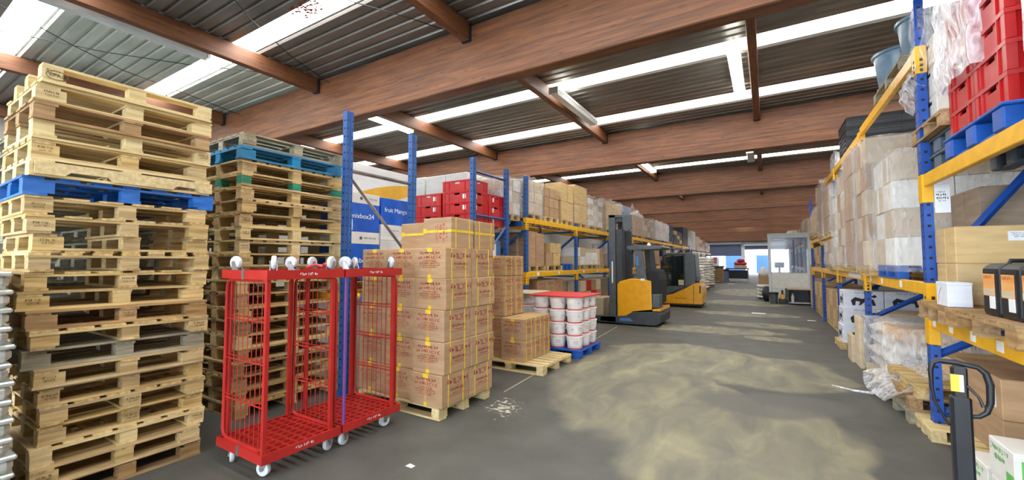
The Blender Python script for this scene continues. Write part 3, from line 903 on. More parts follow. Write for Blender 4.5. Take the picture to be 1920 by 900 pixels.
def cage_panel(t, y, x0, x1, z0, z1):
    fr = MB()
    rr = 0.06
    pts = [(x0, y, z0 + rr), (x0, y, z1 - rr), (x0 + rr * 0.3, y, z1 - rr * 0.3), (x0 + rr, y, z1), (x1 - rr, y, z1), (x1 - rr * 0.3, y, z1 - rr * 0.3), (x1, y, z1 - rr), (x1, y, z0 + rr), (x1 - rr * 0.3, y, z0 + rr * 0.3), (x1 - rr, y, z0), (x0 + rr, y, z0), (x0 + rr * 0.3, y, z0 + rr * 0.3)]
    fr.tube(pts, 0.014, 8, closed=True)
    part('panel_frame', fr, 'red_paint', t, smooth=True)
    g = MB()
    n = 9
    for i in range(1, n):
        x = x0 + (x1 - x0) * i / n
        g.tube([(x, y, z0), (x, y, z1)], 0.0035, 5)
    for k in range(1, 4):
        z = z0 + (z1 - z0) * k / 4
        g.tube([(x0, y, z), (x1, y, z)], 0.006, 5)
        g.tube([(x0, y + 0.008, z + 0.025), (x1, y + 0.008, z + 0.025)], 0.005, 5)
    part('panel_wires', g, 'red_paint', t, smooth=True, kind='stuff')


CX0, CX1 = -3.80, -3.13
for (y0, y1, near) in ((1.69, 2.345, True), (2.365, 3.02, False)):
    t = thing('roll_cage', 'red wire roll cage nearest the tall pallet stack' if near else 'red roll cage beside the strapped carton pallet', 'roll cage', ((CX0 + CX1) / 2, (y0 + y1) / 2, 0), group='red roll cages')
    ox, oy = (CX0 + CX1) / 2, (y0 + y1) / 2
    x0, x1, a, b = CX0 - ox, CX1 - ox, y0 - oy, y1 - oy
    deck(t, x0, x1, a, b, 0.13, False)
    for (px, py) in ((x0 + 0.08, a + 0.09), (x1 - 0.08, a + 0.09), (x0 + 0.08, b - 0.09), (x1 - 0.08, b - 0.09)):
        caster(t, px, py, 0.13, False)
    if near: cage_panel(t, a + 0.035, x0 + 0.025, x1 - 0.05, 0.2, 1.455)
    cage_panel(t, b - 0.04, x0 + 0.025, x1 - 0.04, 0.2, 1.455)
    # corner posts (open channels)
    for (px, py, mm) in ((x1 - 0.03, a + 0.025, 'red_paint'), (x1 - 0.03, b - 0.085, 'red_paint'), (x0 + 0.03, a + 0.06, 'red_paint'), (x0 + 0.03, b - 0.085, 'red_paint')):
        if not near and py < 0 and px > 0:
            part('corner_post', MB().tube([(px, py, 0.2), (px, py, 1.46)], 0.015, 10), 'purple', t, smooth=True, label='violet sleeved corner post')
        else:
            part('corner_post', MB().prism([(-0.016, -0.014), (0.016, -0.014), (0.016, 0.014), (0.011, 0.014), (0.011, -0.008), (-0.011, -0.008), (-0.011, 0.014), (-0.016, 0.014)], 'z', 0.2, 1.46), mm, t, loc=(px, py, 0))
    u = thing('dolly', 'overturned red dolly with castors up, on the nearest roll cage' if near else 'overturned red dolly with castors up, on the second roll cage', 'dolly', (ox, oy, 1.462), group='overturned red dollies')
    deck(u, x0, x1, a, b, 0.0, True)
    for (px, py) in ((x0 + 0.08, a + 0.09), (x1 - 0.08, a + 0.09), (x0 + 0.08, b - 0.09), (x1 - 0.08, b - 0.09)):
        caster(u, px, py, 0.055, True)
tag(part('strap', MB().tube([(-3.45, 2.2, 1.545), (-3.40, 2.25, 1.57), (-3.36, 2.3, 1.55), (-3.31, 2.27, 1.575), (-3.27, 2.33, 1.55), (-3.32, 2.38, 1.56), (-3.38, 2.33, 1.58)], 0.012, 6), 'red_plastic', smooth=True), 'crumpled red strap lying on top of the overturned dollies', 'strap')

# ================================================================== cartons


def carton(label, x, y, z, dx, dy, dz, m='carton', rz=0.0, group=None, tape='y', note=None, parent=None, name='carton', sheet=None):
    """x,y centre, z bottom. tape: axis the top seam runs along (None = bare). note: a white sheet on that face"""
    c = 0.006
    key = ('carton', round(dx, 2), round(dy, 2), round(dz, 2))
    me = cached(key, m, lambda: MB().cbox(-dx / 2, dx / 2, -dy / 2, dy / 2, 0, dz, c))
    if parent is not None:
        t = link('carton', me, parent, (x, y, z), (0, 0, rz))
    else:
        t = thing(name, label, 'box', (x, y, z), rz, group)
        link('body', me, t)
    w = 0.025
    tk = ('tape', tape, key)
    if tape == 'y':
        f = lambda: MB().box(-w, w, -dy / 2 - 0.0015, dy / 2 + 0.0015, dz - 0.07, dz + 0.0012)
        f = lambda: MB().box(-w, w, -dy / 2, dy / 2, dz, dz + 0.0012).box(-w, w, -dy / 2 - 0.0015, -dy / 2, dz - 0.07, dz + 0.0012).box(-w, w, dy / 2, dy / 2 + 0.0015, dz - 0.07, dz + 0.0012)
        link('tape', cached(tk, 'tape', f), t)
    elif tape == 'x':
        f = lambda: MB().box(-dx / 2, dx / 2, -w, w, dz, dz + 0.0012).box(-dx / 2 - 0.0015, -dx / 2, -w, w, dz - 0.07, dz + 0.0012).box(dx / 2, dx / 2 + 0.0015, -w, w, dz - 0.07, dz + 0.0012)
        link('tape', cached(tk, 'tape', f), t)
    if note:
        sw, shh, u, v = note[1:] if len(note) > 1 else (0.1, 0.13, 0, 0.5)
        me2 = cached(('note', sw, shh), 'paper', lambda: MB().box(-sw / 2, sw / 2, -0.001, 0, -shh / 2, shh / 2))
        loc = {'-x': (-dx / 2 - 0.0005, u, dz * v), '-y': (u, -dy / 2 - 0.0005, dz * v), '+x': (dx / 2 + 0.0005, u, dz * v)}[note[0]]
        rot = {'-x': NX, '-y': (0, 0, 0), '+x': PX}[note[0]]
        s = link('paper_label', me2, t, loc, rot)
        if parent is None:
            link('label_print', cached(('lp', sw, shh), 'black_print', lambda: scrawl(sw * 0.8, shh * 0.7, [(shh * 0.1, 1), (shh * 0.07, 0.8), (shh * 0.07, 0.9), (shh * 0.16, 0.7)], 5)), s, (0, -0.0016, 0))
    return t


def printed_carton(label, x, y, z, dx, dy, dz, rz, group, straps=True, seed=1, turned=False):
    t = carton(label, x, y, z, dx, dy, dz, 'carton', rz, group, None)
    key = (round(dx, 2), round(dy, 2), round(dz, 2))
    e = 0.0018
    # flaps meet on the -y face: a thin proud seam strip and yellow tape tabs
    link('seam_tape', cached(('seam', key), 'tape', lambda: MB().box(-0.02, 0.02, -dy / 2 - e, -dy / 2, 0.004, dz - 0.004)), t)
    link('tape_tab', cached(('tabs', key), 'yellow_tape', lambda: MB().box(-0.035, 0.035, -dy / 2 - 2 * e, -dy / 2, dz - 0.04, dz + e)), t)
    link('tape_tab', cached(('tabs2', key), 'yellow_tape', lambda: MB().box(-0.022, 0.022, -dy / 2 - 2 * e, -dy / 2, 0.002, 0.04)), t)
    if straps:
        for s in (-0.27, 0.27):
            me = cached(('strap', key), 'yellow_tape', lambda: MB().box(-dx / 2 - e, dx / 2 + e, -0.007, 0.007, dz, dz + e).box(dx / 2, dx / 2 + e, -0.007, 0.007, 0, dz + e).box(-dx / 2 - e, -dx / 2, -0.007, 0.007, 0, dz + e))
            link('strap', me, t, (0, s * dy, 0))
    me = cached(('print', key), 'red_print', lambda: scrawl(dx * 0.74, dz * 0.74, [(dz * 0.10, 0.85), (dz * 0.10, 1.0), (dz * 0.05, 0.55), (dz * 0.05, 0.9), (dz * 0.045, 0.85), (dz * 0.045, 0.6)], 11))
    link('print', me, t, (0, -dy / 2 - e * 1.6, dz * 0.02 + dz * 0.5))['kind'] = 'stuff'
    me = cached(('print2', key), 'red_print', lambda: scrawl(dy * 0.7, dz * 0.66, [(dz * 0.18, 1.0), (dz * 0.03, 0.1), (dz * 0.09, 0.7), (dz * 0.06, 0.5), (dz * 0.03, 0.9)], 12))
    link('print', me, t, (dx / 2 + e * 1.2, 0.02, dz * 0.5), PX)['kind'] = 'stuff'
    return t


# ---- strapped carton pallet beside the cages
pallet('pale wooden pallet under the tall strapped carton stack', -3.45, 3.71, 0, 1.22, 0.90, 0.127, 'B', 'wood_light', boards=6)
cdx, cdy, cdz = 0.435, 0.44, 0.322
for l in range(5):
    sx, sy = 0.012 * (l % 2) - 0.008 * l + 0.01, 0.018 * l + 0.0
    for ix in range(3):
        for iy in range(2):
            lab = f'strapped carton in the {ORD[l + 1]} layer, {("aisle", "middle", "rack")[ix]}-side column {("nearest the cages", "away from the cages")[iy]}'
            printed_carton(lab, -2.80 - cdx / 2 - ix * (cdx + 0.022) + sx + R.uniform(-0.008, 0.006), 3.25 + cdy / 2 + iy * (cdy + 0.006) + sy - 0.02 * 0 + (0.0, 0.035, 0.06)[ix] + R.uniform(0, 0.012), 0.127 + l * (cdz + 0.001), cdx, cdy, cdz, R.uniform(-0.012, 0.012), 'red-printed strapped cartons on the near pallet')
zt = 0.127 + 5 * (cdz + 0.001)
for k, (x, y, dx, dy, dz, lab) in enumerate([(-3.08, 3.68, 0.40, 0.40, 0.335, 'carton with upright red print atop the strapped stack, nearest the cages'), (-3.08, 4.115, 0.40, 0.41, 0.325, 'yellow-banded carton atop the strapped stack at its far end'), (-3.50, 3.76, 0.40, 0.42, 0.30, 'lower banded carton atop the strapped stack on the rack side')]):
    t = carton(lab, x, y, zt, dx, dy, dz, 'carton', R.uniform(-0.01, 0.01), 'red-printed strapped cartons on the near pallet', None)
    e = 0.002
    part('band', MB().box(dx / 2, dx / 2 + e, -dy / 2 - e, dy / 2 + e, dz * 0.52, dz * 0.60).box(-dx / 2, dx / 2 + e, -dy / 2 - e, -dy / 2, dz * 0.52, dz * 0.60), 'yellow_tape', t)
    for s in (-0.3, 0.3):
        part('strap', MB().box(-dx / 2 - e, dx / 2 + e, -0.007, 0.007, dz, dz + e).box(dx / 2, dx / 2 + e, -0.007, 0.007, 0, dz), 'yellow_tape', t, loc=(0, s * dy, 0))
    part('tape_tab', MB().box(-dx / 2 + 0.0, -dx / 2 + 0.05, -dy / 2 - 2 * e, -dy / 2, dz * 0.5, dz * 0.66), 'yellow_tape', t)
    if k == 0:
        o = part('print', scrawl(dz * 0.66, 0.26, [(0.026, 0.5), (0.03, 0.95), (0.035, 0.8), (0.016, 0.9), (0.016, 0.7)], 21), 'red_print', t, loc=(0.02, -dy / 2 - 0.002, dz * 0.5), rot=(0, math.pi / 2, 0))

# ---- second carton pallet
pallet('fresh wooden pallet under the half-emptied carton stack', -3.28, 5.77, 0, 1.15, 1.0, 0.127, 'B', 'wood_light', boards=7)
sdx, sdy, sdz = 0.40, 0.30, 0.30
for l in range(5):
    for iy in range(2):
        lab = f'carton in the tall column of the second carton pallet, {ORD[l + 1]} layer, {("nearer", "further")[iy]} one'
        printed_carton(lab, -3.46 - sdx / 2 - 0.01 * (l % 2) + R.uniform(-0.006, 0.006), 5.44 + sdy / 2 + iy * (sdy + 0.01), 0.127 + l * (sdz + 0.012), sdx, sdy, sdz + 0.01, R.uniform(-0.012, 0.012), 'cartons on the second carton pallet', straps=True)
    if l < 5:
        printed_carton(f'carton at the shaded left end of the second pallet, {ORD[l + 1]} layer', -3.46 - sdx - 0.03, 5.30 - 0.0, 0.127 + l * (sdz + 0.012), 0.42, 0.27, sdz + 0.01, R.uniform(-0.01, 0.01), 'cartons on the second carton pallet', straps=False)
for l in range(2):
    for iy in range(3):
        printed_carton(f'carton in the low block of the second pallet, {("lower", "upper")[l]} layer, {ORD[iy + 1]} from camera', -3.04 - sdx / 2 + R.uniform(-0.006, 0.004), 5.34 + 0.14 + iy * 0.285, 0.127 + l * (sdz + 0.012), sdx, 0.28, sdz + 0.01, R.uniform(-0.01, 0.01), 'cartons on the second carton pallet')

# ---- bucket pallet


def plastic_pallet(label, x, y, z, dx, dy, h, m, rz=0, parent=None, group=None):
    if parent is None: t = thing('plastic_pallet', label, 'pallet', (x, y, z), rz, group)
    else:
        t = bpy.data.objects.new('plastic_pallet', None); COL.objects.link(t); t.location = (x, y, z); t.parent = parent
    d = MB()
    n = 7
    d.cbox(-dx / 2, dx / 2, -dy / 2, dy / 2, h - 0.022, h, 0.006)
    part('deck', d, m, t)
    for i in range(n):
        link('deck_rib', cached(('rib3', round(dx, 2)), m, lambda: MB().box(-dx / 2 + 0.01, dx / 2 - 0.01, -0.035, 0.035, -0.003, 0.006)), t, (0, -dy / 2 + 0.06 + i * (dy - 0.12) / (n - 1), h))
    for px in (-1, 0, 1):
        for py in (-1, 0, 1):
            link('foot', cached(('foot', round(h, 2)), m, lambda: MB().cbox(-0.075, 0.075, -0.075, 0.075, 0.0, h - 0.02, 0.012)), t, (px * (dx / 2 - 0.08), py * (dy / 2 - 0.08), 0))
    for px in (-1, 0, 1):
        link('skid', cached(('skid', round(dy, 2)), m, lambda: MB().box(-0.05, 0.05, -dy / 2 + 0.005, dy / 2 - 0.005, 0, 0.02)), t, (px * (dx / 2 - 0.08), 0, -0.001))
    return t


plastic_pallet('blue plastic pallet under the stacked white buckets', -3.14, 6.98, 0, 1.0, 1.0, 0.13, 'blue_plastic')
bk = None


def bucket(label, x, y, z, rz, group):
    global bk
    if bk is None:
        t = thing('bucket', label, 'bucket', (x, y, z), rz, group)
        part('body', MB().lathe([(0.118, 0.0), (0.122, 0.004), (0.142, 0.188), (0.142, 0.19)], 24), 'white_plastic', t, smooth=True)
        part('lid', MB().lathe([(0.147, 0.188), (0.151, 0.192), (0.151, 0.208), (0.146, 0.212), (0.13, 0.212)], 24), 'white_plastic', t, smooth=True)
        part('rim', MB().lathe([(0.124, 0.006), (0.1275, 0.008), (0.1285, 0.02), (0.1255, 0.021)], 24), 'red_lid', t, smooth=True)
        lb = MB()
        for k in range(10):
            a0, a1 = -0.9 + k * 0.18, -0.9 + (k + 1) * 0.18
            r0, r1 = 0.1305, 0.1395
            lb.add([(r0 * math.cos(a0), r0 * math.sin(a0), 0.06), (r0 * math.cos(a1), r0 * math.sin(a1), 0.06), (r1 * math.cos(a1), r1 * math.sin(a1), 0.15), (r1 * math.cos(a0), r1 * math.sin(a0), 0.15)], [(0, 1, 2, 3)])
        part('label', lb, 'paper', t)
        s = scrawl(0.085, 0.06, [(0.018, 1), (0.012, 0.7), (0.01, 0.9)], 31)
        part('label_print', s, 'red_print', t, loc=(0.1425, 0.01, 0.108), rot=(0, 0, math.pi / 2))
        part('label_print', scrawl(0.05, 0.05, [(0.02, 1), (0.01, 0.7)], 32), 'blue_print', t, loc=(0.095, -0.106, 0.105), rot=(0, 0, math.pi / 4 - 0.15))
        h = MB(); h.tube([(0.02, -0.150, 0.17), (0.0, -0.156, 0.15), (-0.04, -0.152, 0.12), (-0.08, -0.132, 0.105), (-0.12, -0.094, 0.12), (-0.145, -0.04, 0.16)], 0.003, 5)
        part('handle', h, 'white_plastic', t, smooth=True)
        bk = t
        return t
    t = copy_tree(bk); t.location = (x, y, z); t.rotation_euler = (0, 0, rz)
    return tag(t, label, 'bucket', group)


for l in range(4):
    for ix in range(3):
        for iy in range(3):
            if ix == 1 and iy == 1: continue
            lab = f'white bucket, {ORD[l + 1]} layer up, {("aisle", "middle", "rack")[ix]} row, {("near end", "middle", "far end")[iy]} on the blue pallet'
            bucket(lab, -2.80 - ix * 0.315 + R.uniform(-0.006, 0.006), 6.65 + iy * 0.315 + R.uniform(-0.006, 0.006), 0.136 + l * 0.214, R.choice((0, -0.5, -1.2, 0.4)) + R.uniform(-0.2, 0.2), 'white buckets on the blue pallet')
tag(part('cover_sheet', MB().cbox(-0.49, 0.49, -0.49, 0.49, 0.0, 0.022, 0.005), 'red_lid', loc=(-3.1, 6.97, 0.996)), 'flat red cover sheet lying on the stacked buckets', 'sheet')
pallet('wooden pallet behind the bucket pallet, against the left rack', -4.06, 7.28, 0, 0.62, 0.9, 0.127, 'A', 'wood', boards=5)
for l in range(4):
    for iy in range(2):
        bucket(f'white bucket against the left rack, {ORD[l + 1]} layer up, {("near", "far")[iy]} column', -3.95, 7.08 + iy * 0.32, 0.13 + l * 0.214, -0.9 + R.uniform(-0.4, 0.4), 'white buckets against the left rack')
tag(part('cover_board', MB().cbox(-0.3, 0.3, -0.42, 0.42, 0.0, 0.02, 0.004), 'carton_pale', loc=(-4.05, 7.24, 0.99)), 'pale board lying on the buckets against the left rack', 'board')

# ================================================================== racks


def upright(parent, x, y, z1, m, name='upright', w=0.1, d=0.07, holes=True):
    u = bpy.data.objects.new(name, None); COL.objects.link(u); u.parent = parent; u.location = (x, y, 0)
    prof = [(-d / 2, -w / 2), (d / 2, -w / 2), (d / 2, -w * 0.18), (d / 2 - 0.012, -w * 0.12), (d / 2 - 0.012, w * 0.12), (d / 2, w * 0.18), (d / 2, w / 2), (-d / 2, w / 2)]
    o = part('post', MB().prism(prof, 'z', 0, z1), m, u)
    part('foot_plate', MB().box(-0.07, 0.07, -0.075, 0.075, 0, 0.008), m, u)
    if holes:
        h = MB()
        k = 0.12
        while k < z1 - 0.05:
            for s in (-1, 1):
                h.box(d / 2 - 0.002, d / 2 + 0.0012, s * w * 0.3 - 0.006, s * w * 0.3 + 0.006, k, k + 0.022)
                h.box(-d / 2 - 0.0012, -d / 2 + 0.002, s * w * 0.3 - 0.006, s * w * 0.3 + 0.006, k, k + 0.022)
            h.box(-0.012, 0.012, -w / 2 - 0.0012, -w / 2 + 0.002, k, k + 0.022)
            k += 0.1
        part('slots', h, 'hole', u, kind='stuff')
    return u


def bar(parent, name, p0, p1, m, w=0.035):
    return part(name, MB().tube([p0, p1], w * 0.7, 4), m, parent)


def frame_x(parent, x0, x1, y, z1, m, braces=((0.2, 0.2), (0.2, 0.66), (0.68, 0.68), (0.72, 1.4), (1.46, 2.99), (3.1, 3.1)), zig=False):
    """two uprights at x0 and x1 in a frame across the rack, with horizontal and diagonal bracing"""
    upright(parent, x0, y, z1, m); upright(parent, x1, y, z1, m)
    flip = False
    for (a, b) in braces:
        if max(a, b) > z1: continue
        if a == b: bar(parent, 'brace', (x0, y, a), (x1, y, b), m)
        else:
            bar(parent, 'diagonal_brace', (x1 if flip else x0, y, a), (x0 if flip else x1, y, b), m, 0.05); flip = zig and not flip


def frame_y(parent, x, y0, y1, z1, m, hz, dz, mb='steel'):
    upright(parent, x, y0, z1, m); upright(parent, x, y1, z1, m)
    for z in hz: bar(parent, 'brace', (x, y0, z), (x, y1, z), mb)
    for (a, b) in dz: bar(parent, 'diagonal_brace', (x, y0, a), (x, y1, b), mb)


def beam_y(parent, x, y0, y1, z, h=0.11, face=1, notes=(), conn=True, last=False):
    """yellow beam along the aisle with its hooked end plates; z = top"""
    b = part('beam', MB().cbox(-0.025, 0.025, y0 + 0.05, y1 - 0.05, z - h, z, 0.006), 'rack_yellow', parent, loc=(x, 0, 0))
    if conn:
        # hooked end sleeve around the post; the sleeve of the next bay's beam covers the far post
        zb = z - h - 0.15
        c = part('beam_connector', MB().cbox(x - 0.041, x + 0.041, y0 - 0.056, y0 + 0.056, zb, z - 0.002, 0.004), 'rack_yellow', parent)
        s = MB()
        for k in range(3):
            za, zc = zb + 0.015 + k * 0.05, zb + 0.045 + k * 0.05
            s.box(x + face * 0.0415 - 0.0008, x + face * 0.0415 + 0.0008, y0 - 0.014, y0 + 0.014, za, zc)
            s.box(x - 0.012, x + 0.012, y0 - 0.0573, y0 - 0.0557, za, zc)
        part('slots', s, 'hole', c, kind='stuff')
        if last:
            part('beam_connector', MB().cbox(x - 0.041, x + 0.041, y1 - 0.056, y1 + 0.056, zb, z - 0.002, 0.004), 'rack_yellow', parent)
    for (ny, nw) in notes:
        part('shelf_label', MB().box(x + face * 0.0255 - 0.001, x + face * 0.0255 + 0.001, ny - nw / 2, ny + nw / 2, z - h * 0.75, z - h * 0.15), 'paper', b, loc=(-x, 0, 0))
    return b


# ---- right-hand aisle rack
XA, XB = 1.31, 2.40
RY = [2.5, 5.40, 8.30, 11.20, 14.10, 17.0]
rk = thing('pallet_rack', 'blue and yellow pallet rack along the right side of the aisle', 'rack')
for i, y in enumerate(RY):
    frame_x(rk, XA, XB, y, 4.12 if i == 1 else 3.61, 'rack_blue')
levels_r = {0: [1.10, 2.42], 1: [1.40, 3.66], 2: [1.42, 3.60], 3: [1.42, 2.15, 3.60], 4: [1.42, 2.3]}
for i, zs in levels_r.items():
    for z in zs:
        nt = []
        if i == 0 and z < 2: nt = [(5.25, 0.08), (4.85, 0.08), (4.42, 0.09), (4.0, 0.1)]
        if i == 1 and z < 2: nt = [(6.3, 0.1), (7.2, 0.08), (7.9, 0.08)]
        if i == 2 and z < 2: nt = [(9.2, 1.2)]
        beam_y(rk, XA, RY[i], RY[i + 1], z, 0.12, -1, nt, last=(i in (0, 4) or (i == 3 and z > 3)))
        beam_y(rk, XB, RY[i], RY[i + 1], z, 0.12, 1, conn=False)

ds = part('data_sheet', MB().box(-0.05, 0.055, -0.002, 0.002, -0.13, 0.13), 'paper', rk, loc=(1.405, 5.355, 2.18), label='white printed sheet beside the post')
part('sheet_print', scrawl(0.08, 0.18, [(0.014, 0.8), (0.022, 1), (0.022, 1), (0.012, 0.7)], 9), 'black_print', ds, loc=(0, -0.0025, -0.02), kind='stuff')

# ---- left-hand aisle rack
LX, LXB = -4.35, -5.45
lk = thing('pallet_rack', 'long blue and yellow pallet rack along the left side of the aisle', 'rack')
LY = [7.72, 10.45, 13.2, 15.95, 18.7, 21.45, 24.2, 26.95, 29.7]
for i, y in enumerate(LY):
    frame_x(lk, LX, LXB, y, 3.42 if i == 0 else 2.62, 'rack_navy', braces=((0.3, 0.3), (0.3, 1.2), (1.2, 1.2), (1.45, 2.3), (2.38, 2.38), (3.0, 3.0)), zig=True)
for i in range(len(LY) - 1):
    for z in (2.53, 1.37):
        beam_y(lk, LX, LY[i], LY[i + 1], z, 0.11, 1, [(LY[i] + 0.5, 0.12), (LY[i] + 1.6, 0.1)] if z < 2 else ())
        beam_y(lk, LXB, LY[i], LY[i + 1], z, 0.11, -1, conn=False)

# ---- two cross racks with their end frames on the aisle
ka = thing('pallet_rack', 'cross rack with two tall bare blue posts and a grey diagonal brace', 'rack')
frame_y(ka, -4.38, 3.30, 4.40, 3.45, 'rack_navy', (2.72,), ((2.68, 1.62),))
frame_y(ka, -7.2, 3.30, 4.40, 3.45, 'rack_navy', (2.72,), ())
for y in (3.3, 4.4):
    part('beam', MB().cbox(-7.2, -4.44, y - 0.025, y + 0.025, 1.1, 1.21, 0.006), 'rack_yellow', ka)
kb = thing('pallet_rack', 'cross rack with dark blue braces around the red crates', 'rack')
frame_y(kb, -4.38, 5.88, 6.98, 3.43, 'rack_navy', (3.2, 2.42), ((1.35, 2.3),), 'rack_navy')
frame_y(kb, -7.2, 5.88, 6.98, 3.43, 'rack_navy', (3.2, 2.42), (), 'rack_navy')
for y in (5.88, 6.98):
    for z in (1.15, 2.17):
        part('beam', MB().cbox(-7.2, -4.44, y - 0.025, y + 0.025, z - 0.11, z, 0.006), 'rack_navy' if z > 2 else 'rack_yellow', kb)

# ---- blue printed boxes on the cross rack
pallet('wooden pallet on the cross rack under the blue printed boxes', -5.02, 3.86, 1.21, 0.84, 1.0, 0.13, 'A', 'wood', boards=5)


def blue_box(label, y0, y1, z0, zb, z1, txt, logo, x=-4.60, dx=0.78):
    """printed box: white band from z0 to zb, blue above up to z1"""
    dy, dz, bh = y1 - y0, z1 - z0, zb - z0
    t = thing('printed_box', label, 'box', (x - dx / 2, (y0 + y1) / 2, z0), 0, 'blue and white boxes on the cross rack')
    part('body', MB().cbox(-dx / 2, dx / 2, -dy / 2, dy / 2, bh, dz - 0.001, 0.005), 'carton_blue', t)
    if bh > 0.02:
        part('white_band', MB().cbox(-dx / 2 - 0.002, dx / 2 + 0.002, -dy / 2 - 0.002, dy / 2 + 0.002, 0, bh, 0.004), 'carton_white', t, label='white band along the bottom')
        part('logo', MB().lathe([(0.022, 0), (0.022, 0.002)], 12, (dx / 2 + 0.002, -dy * 0.12 if logo == 'l' else dy * 0.3, bh * 0.5), 'x'), 'blue_print', t)
        part('band_print', scrawl(0.2, 0.03, [(0.024, 1)], 8), 'blue_print', t, loc=(dx / 2 + 0.0035, dy * 0.17 if logo == 'l' else -dy * 0.08, bh * 0.5), rot=PX)
    if txt: text(txt, 0.092, 'white_print', t, (dx / 2 + 0.002, -dy / 2 + 0.015 if logo == 'l' else -dy / 2 + 0.06, bh + (dz - bh) * 0.48), (math.pi / 2, 0, math.pi / 2))
    return t


blue_box('blue box lettered enixbox 2, lowest of the left column on the cross rack', 3.50, 4.0, 1.345, 1.355, 1.829, 'enixbox 2', 'l')
b1 = blue_box('blue box lettered enixbox24, upper left on the cross rack', 3.50, 4.0, 1.83, 1.99, 2.37, 'enixbox24', 'l')
part('bar_mark', MB().box(0, 0.002, -0.022, 0.022, -0.07, 0.07), 'white_print', b1, loc=(0.39, -0.215, 0.25))
t = thing('white_box', 'flat white box with a small logo atop the left blue boxes', 'box', (-4.99, 3.75, 2.371), 0, 'blue and white boxes on the cross rack')
part('body', MB().cbox(-0.39, 0.39, -0.25, 0.25, 0, 0.14, 0.004), 'carton_white', t)
part('logo', MB().lathe([(0.022, 0), (0.022, 0.002)], 12, (0.39, -0.06, 0.07), 'x'), 'blue_print', t)
part('band_print', scrawl(0.2, 0.03, [(0.024, 1)], 8), 'blue_print', t, loc=(0.3915, 0.1, 0.07), rot=PX)
t = thing('white_box', 'plain white box on the cross rack under the blue box at right', 'box', (-4.99, 4.30, 1.345), 0, 'blue and white boxes on the cross rack')
part('body', MB().cbox(-0.39, 0.39, -0.27, 0.27, 0, 0.6, 0.006), 'carton_white', t)
part('lid', MB().cbox(-0.395, 0.395, -0.275, 0.275, 0.55, 0.61, 0.006), 'carton_white', t)
blue_box('blue box lettered fruit Mango, at the right on the cross rack', 4.03, 4.57, 1.956, 2.12, 2.50, 'fruit Mango', 'r')
t = thing('printed_box', 'long white box with an amber curve, lying behind the blue boxes', 'box', (-5.17, 4.3, 2.515))
part('body', MB().cbox(-0.17, 0.17, -0.8, 0.72, 0, 0.5, 0.006), 'carton_white', t)
up = [(-0.55, 0.0), (-0.3, 0.10), (0.0, 0.2), (0.3, 0.27), (0.7, 0.33)]
part('curve_print', MB().prism(up + [(0.7, 0.16), (0.5, 0.10), (0.3, 0.0)], 'x', 0.17, 0.1715), 'swoosh_yellow', t)

# ---- red crates on the second cross rack
CR = {}


def crate(label, x, y, z, dx, dy, h, m='red_plastic', rz=0, group=None, name='crate', note=False, parent=None):
    """open stacking crate with ribs, rim and hand holes"""
    k = (round(dx, 2), round(dy, 2), round(h, 2), m, note)
    if parent is not None or k not in CR:
        t = thing(name, label, 'crate', (x, y, z), rz, group)
        s = MB()
        wl = 0.012
        a, b = dx / 2, dy / 2
        s.box(-a + 0.01, a - 0.01, -b + 0.01, b - 0.01, 0, 0.012)
        hw, hz0, hz1 = min(0.06, b * 0.4), h * 0.68, h * 0.84
        for sx in (-1, 1):
            X0, X1 = sorted((sx * (a - 0.01), sx * (a - 0.01 - wl)))
            s.box(X0, X1, -b + 0.01, b - 0.01, 0.012, hz0).box(X0, X1, -b + 0.01, -hw, hz0, hz1).box(X0, X1, hw, b - 0.01, hz0, hz1).box(X0, X1, -b + 0.01, b - 0.01, hz1, h - 0.02)
        hw2 = min(0.06, a * 0.4)
        for sy in (-1, 1):
            Y0, Y1 = sorted((sy * (b - 0.01), sy * (b - 0.01 - wl)))
            s.box(-a + 0.022, a - 0.022, Y0, Y1, 0.012, hz0).box(-a + 0.022, -hw2, Y0, Y1, hz0, hz1).box(hw2, a - 0.022, Y0, Y1, hz0, hz1).box(-a + 0.022, a - 0.022, Y0, Y1, hz1, h - 0.02)
        part('shell', s, m, t)
        r = MB()
        r.box(-a, a, -b, -b + 0.03, h - 0.03, h - 0.001).box(-a, a, b - 0.03, b, h - 0.03, h - 0.001).box(-a, -a + 0.03, -b + 0.03, b - 0.03, h - 0.03, h - 0.001).box(a - 0.03, a, -b + 0.03, b - 0.03, h - 0.03, h - 0.001)
        part('rim', r, m, t)
        for sx in (-1, 1):
            for sy in (-1, 1):
                link('corner', cached(('crcorner', round(h, 2)), m, lambda: MB().box(-0.025, 0.025, -0.025, 0.025, 0.004, h - 0.03)), t, (sx * (a - 0.027), sy * (b - 0.027), 0))
        for sx in (-1, 1):
            for f in (-0.55, 0.55):
                link('rib', cached(('crrib', round(h, 2)), m, lambda: MB().box(-0.006, 0.006, -0.006, 0.006, 0.01, h - 0.03)), t, (sx * (a - 0.005), f * b, 0))
        for sy in (-1, 1):
            for f in (-0.55, 0.55):
                link('rib', cached(('crrib', round(h, 2)), m, lambda: None), t, (f * a, sy * (b - 0.005), 0))
        if note:
            link('paper_label', cached(('crnote', 1), 'paper', lambda: MB().box(-0.035, 0.035, -0.001, 0, -0.04, 0.04)), t, (a * 0.5, -b + 0.008, h * 0.5))
            link('paper_label', cached(('crnote', 1), 'paper', lambda: None), t, (a - 0.008, -b * 0.45, h * 0.5), PX)
        CR[k] = t
        return t
    t = copy_tree(CR[k]); t.location = (x, y, z); t.rotation_euler = (0, 0, rz)
    return tag(t, label, 'crate', group)


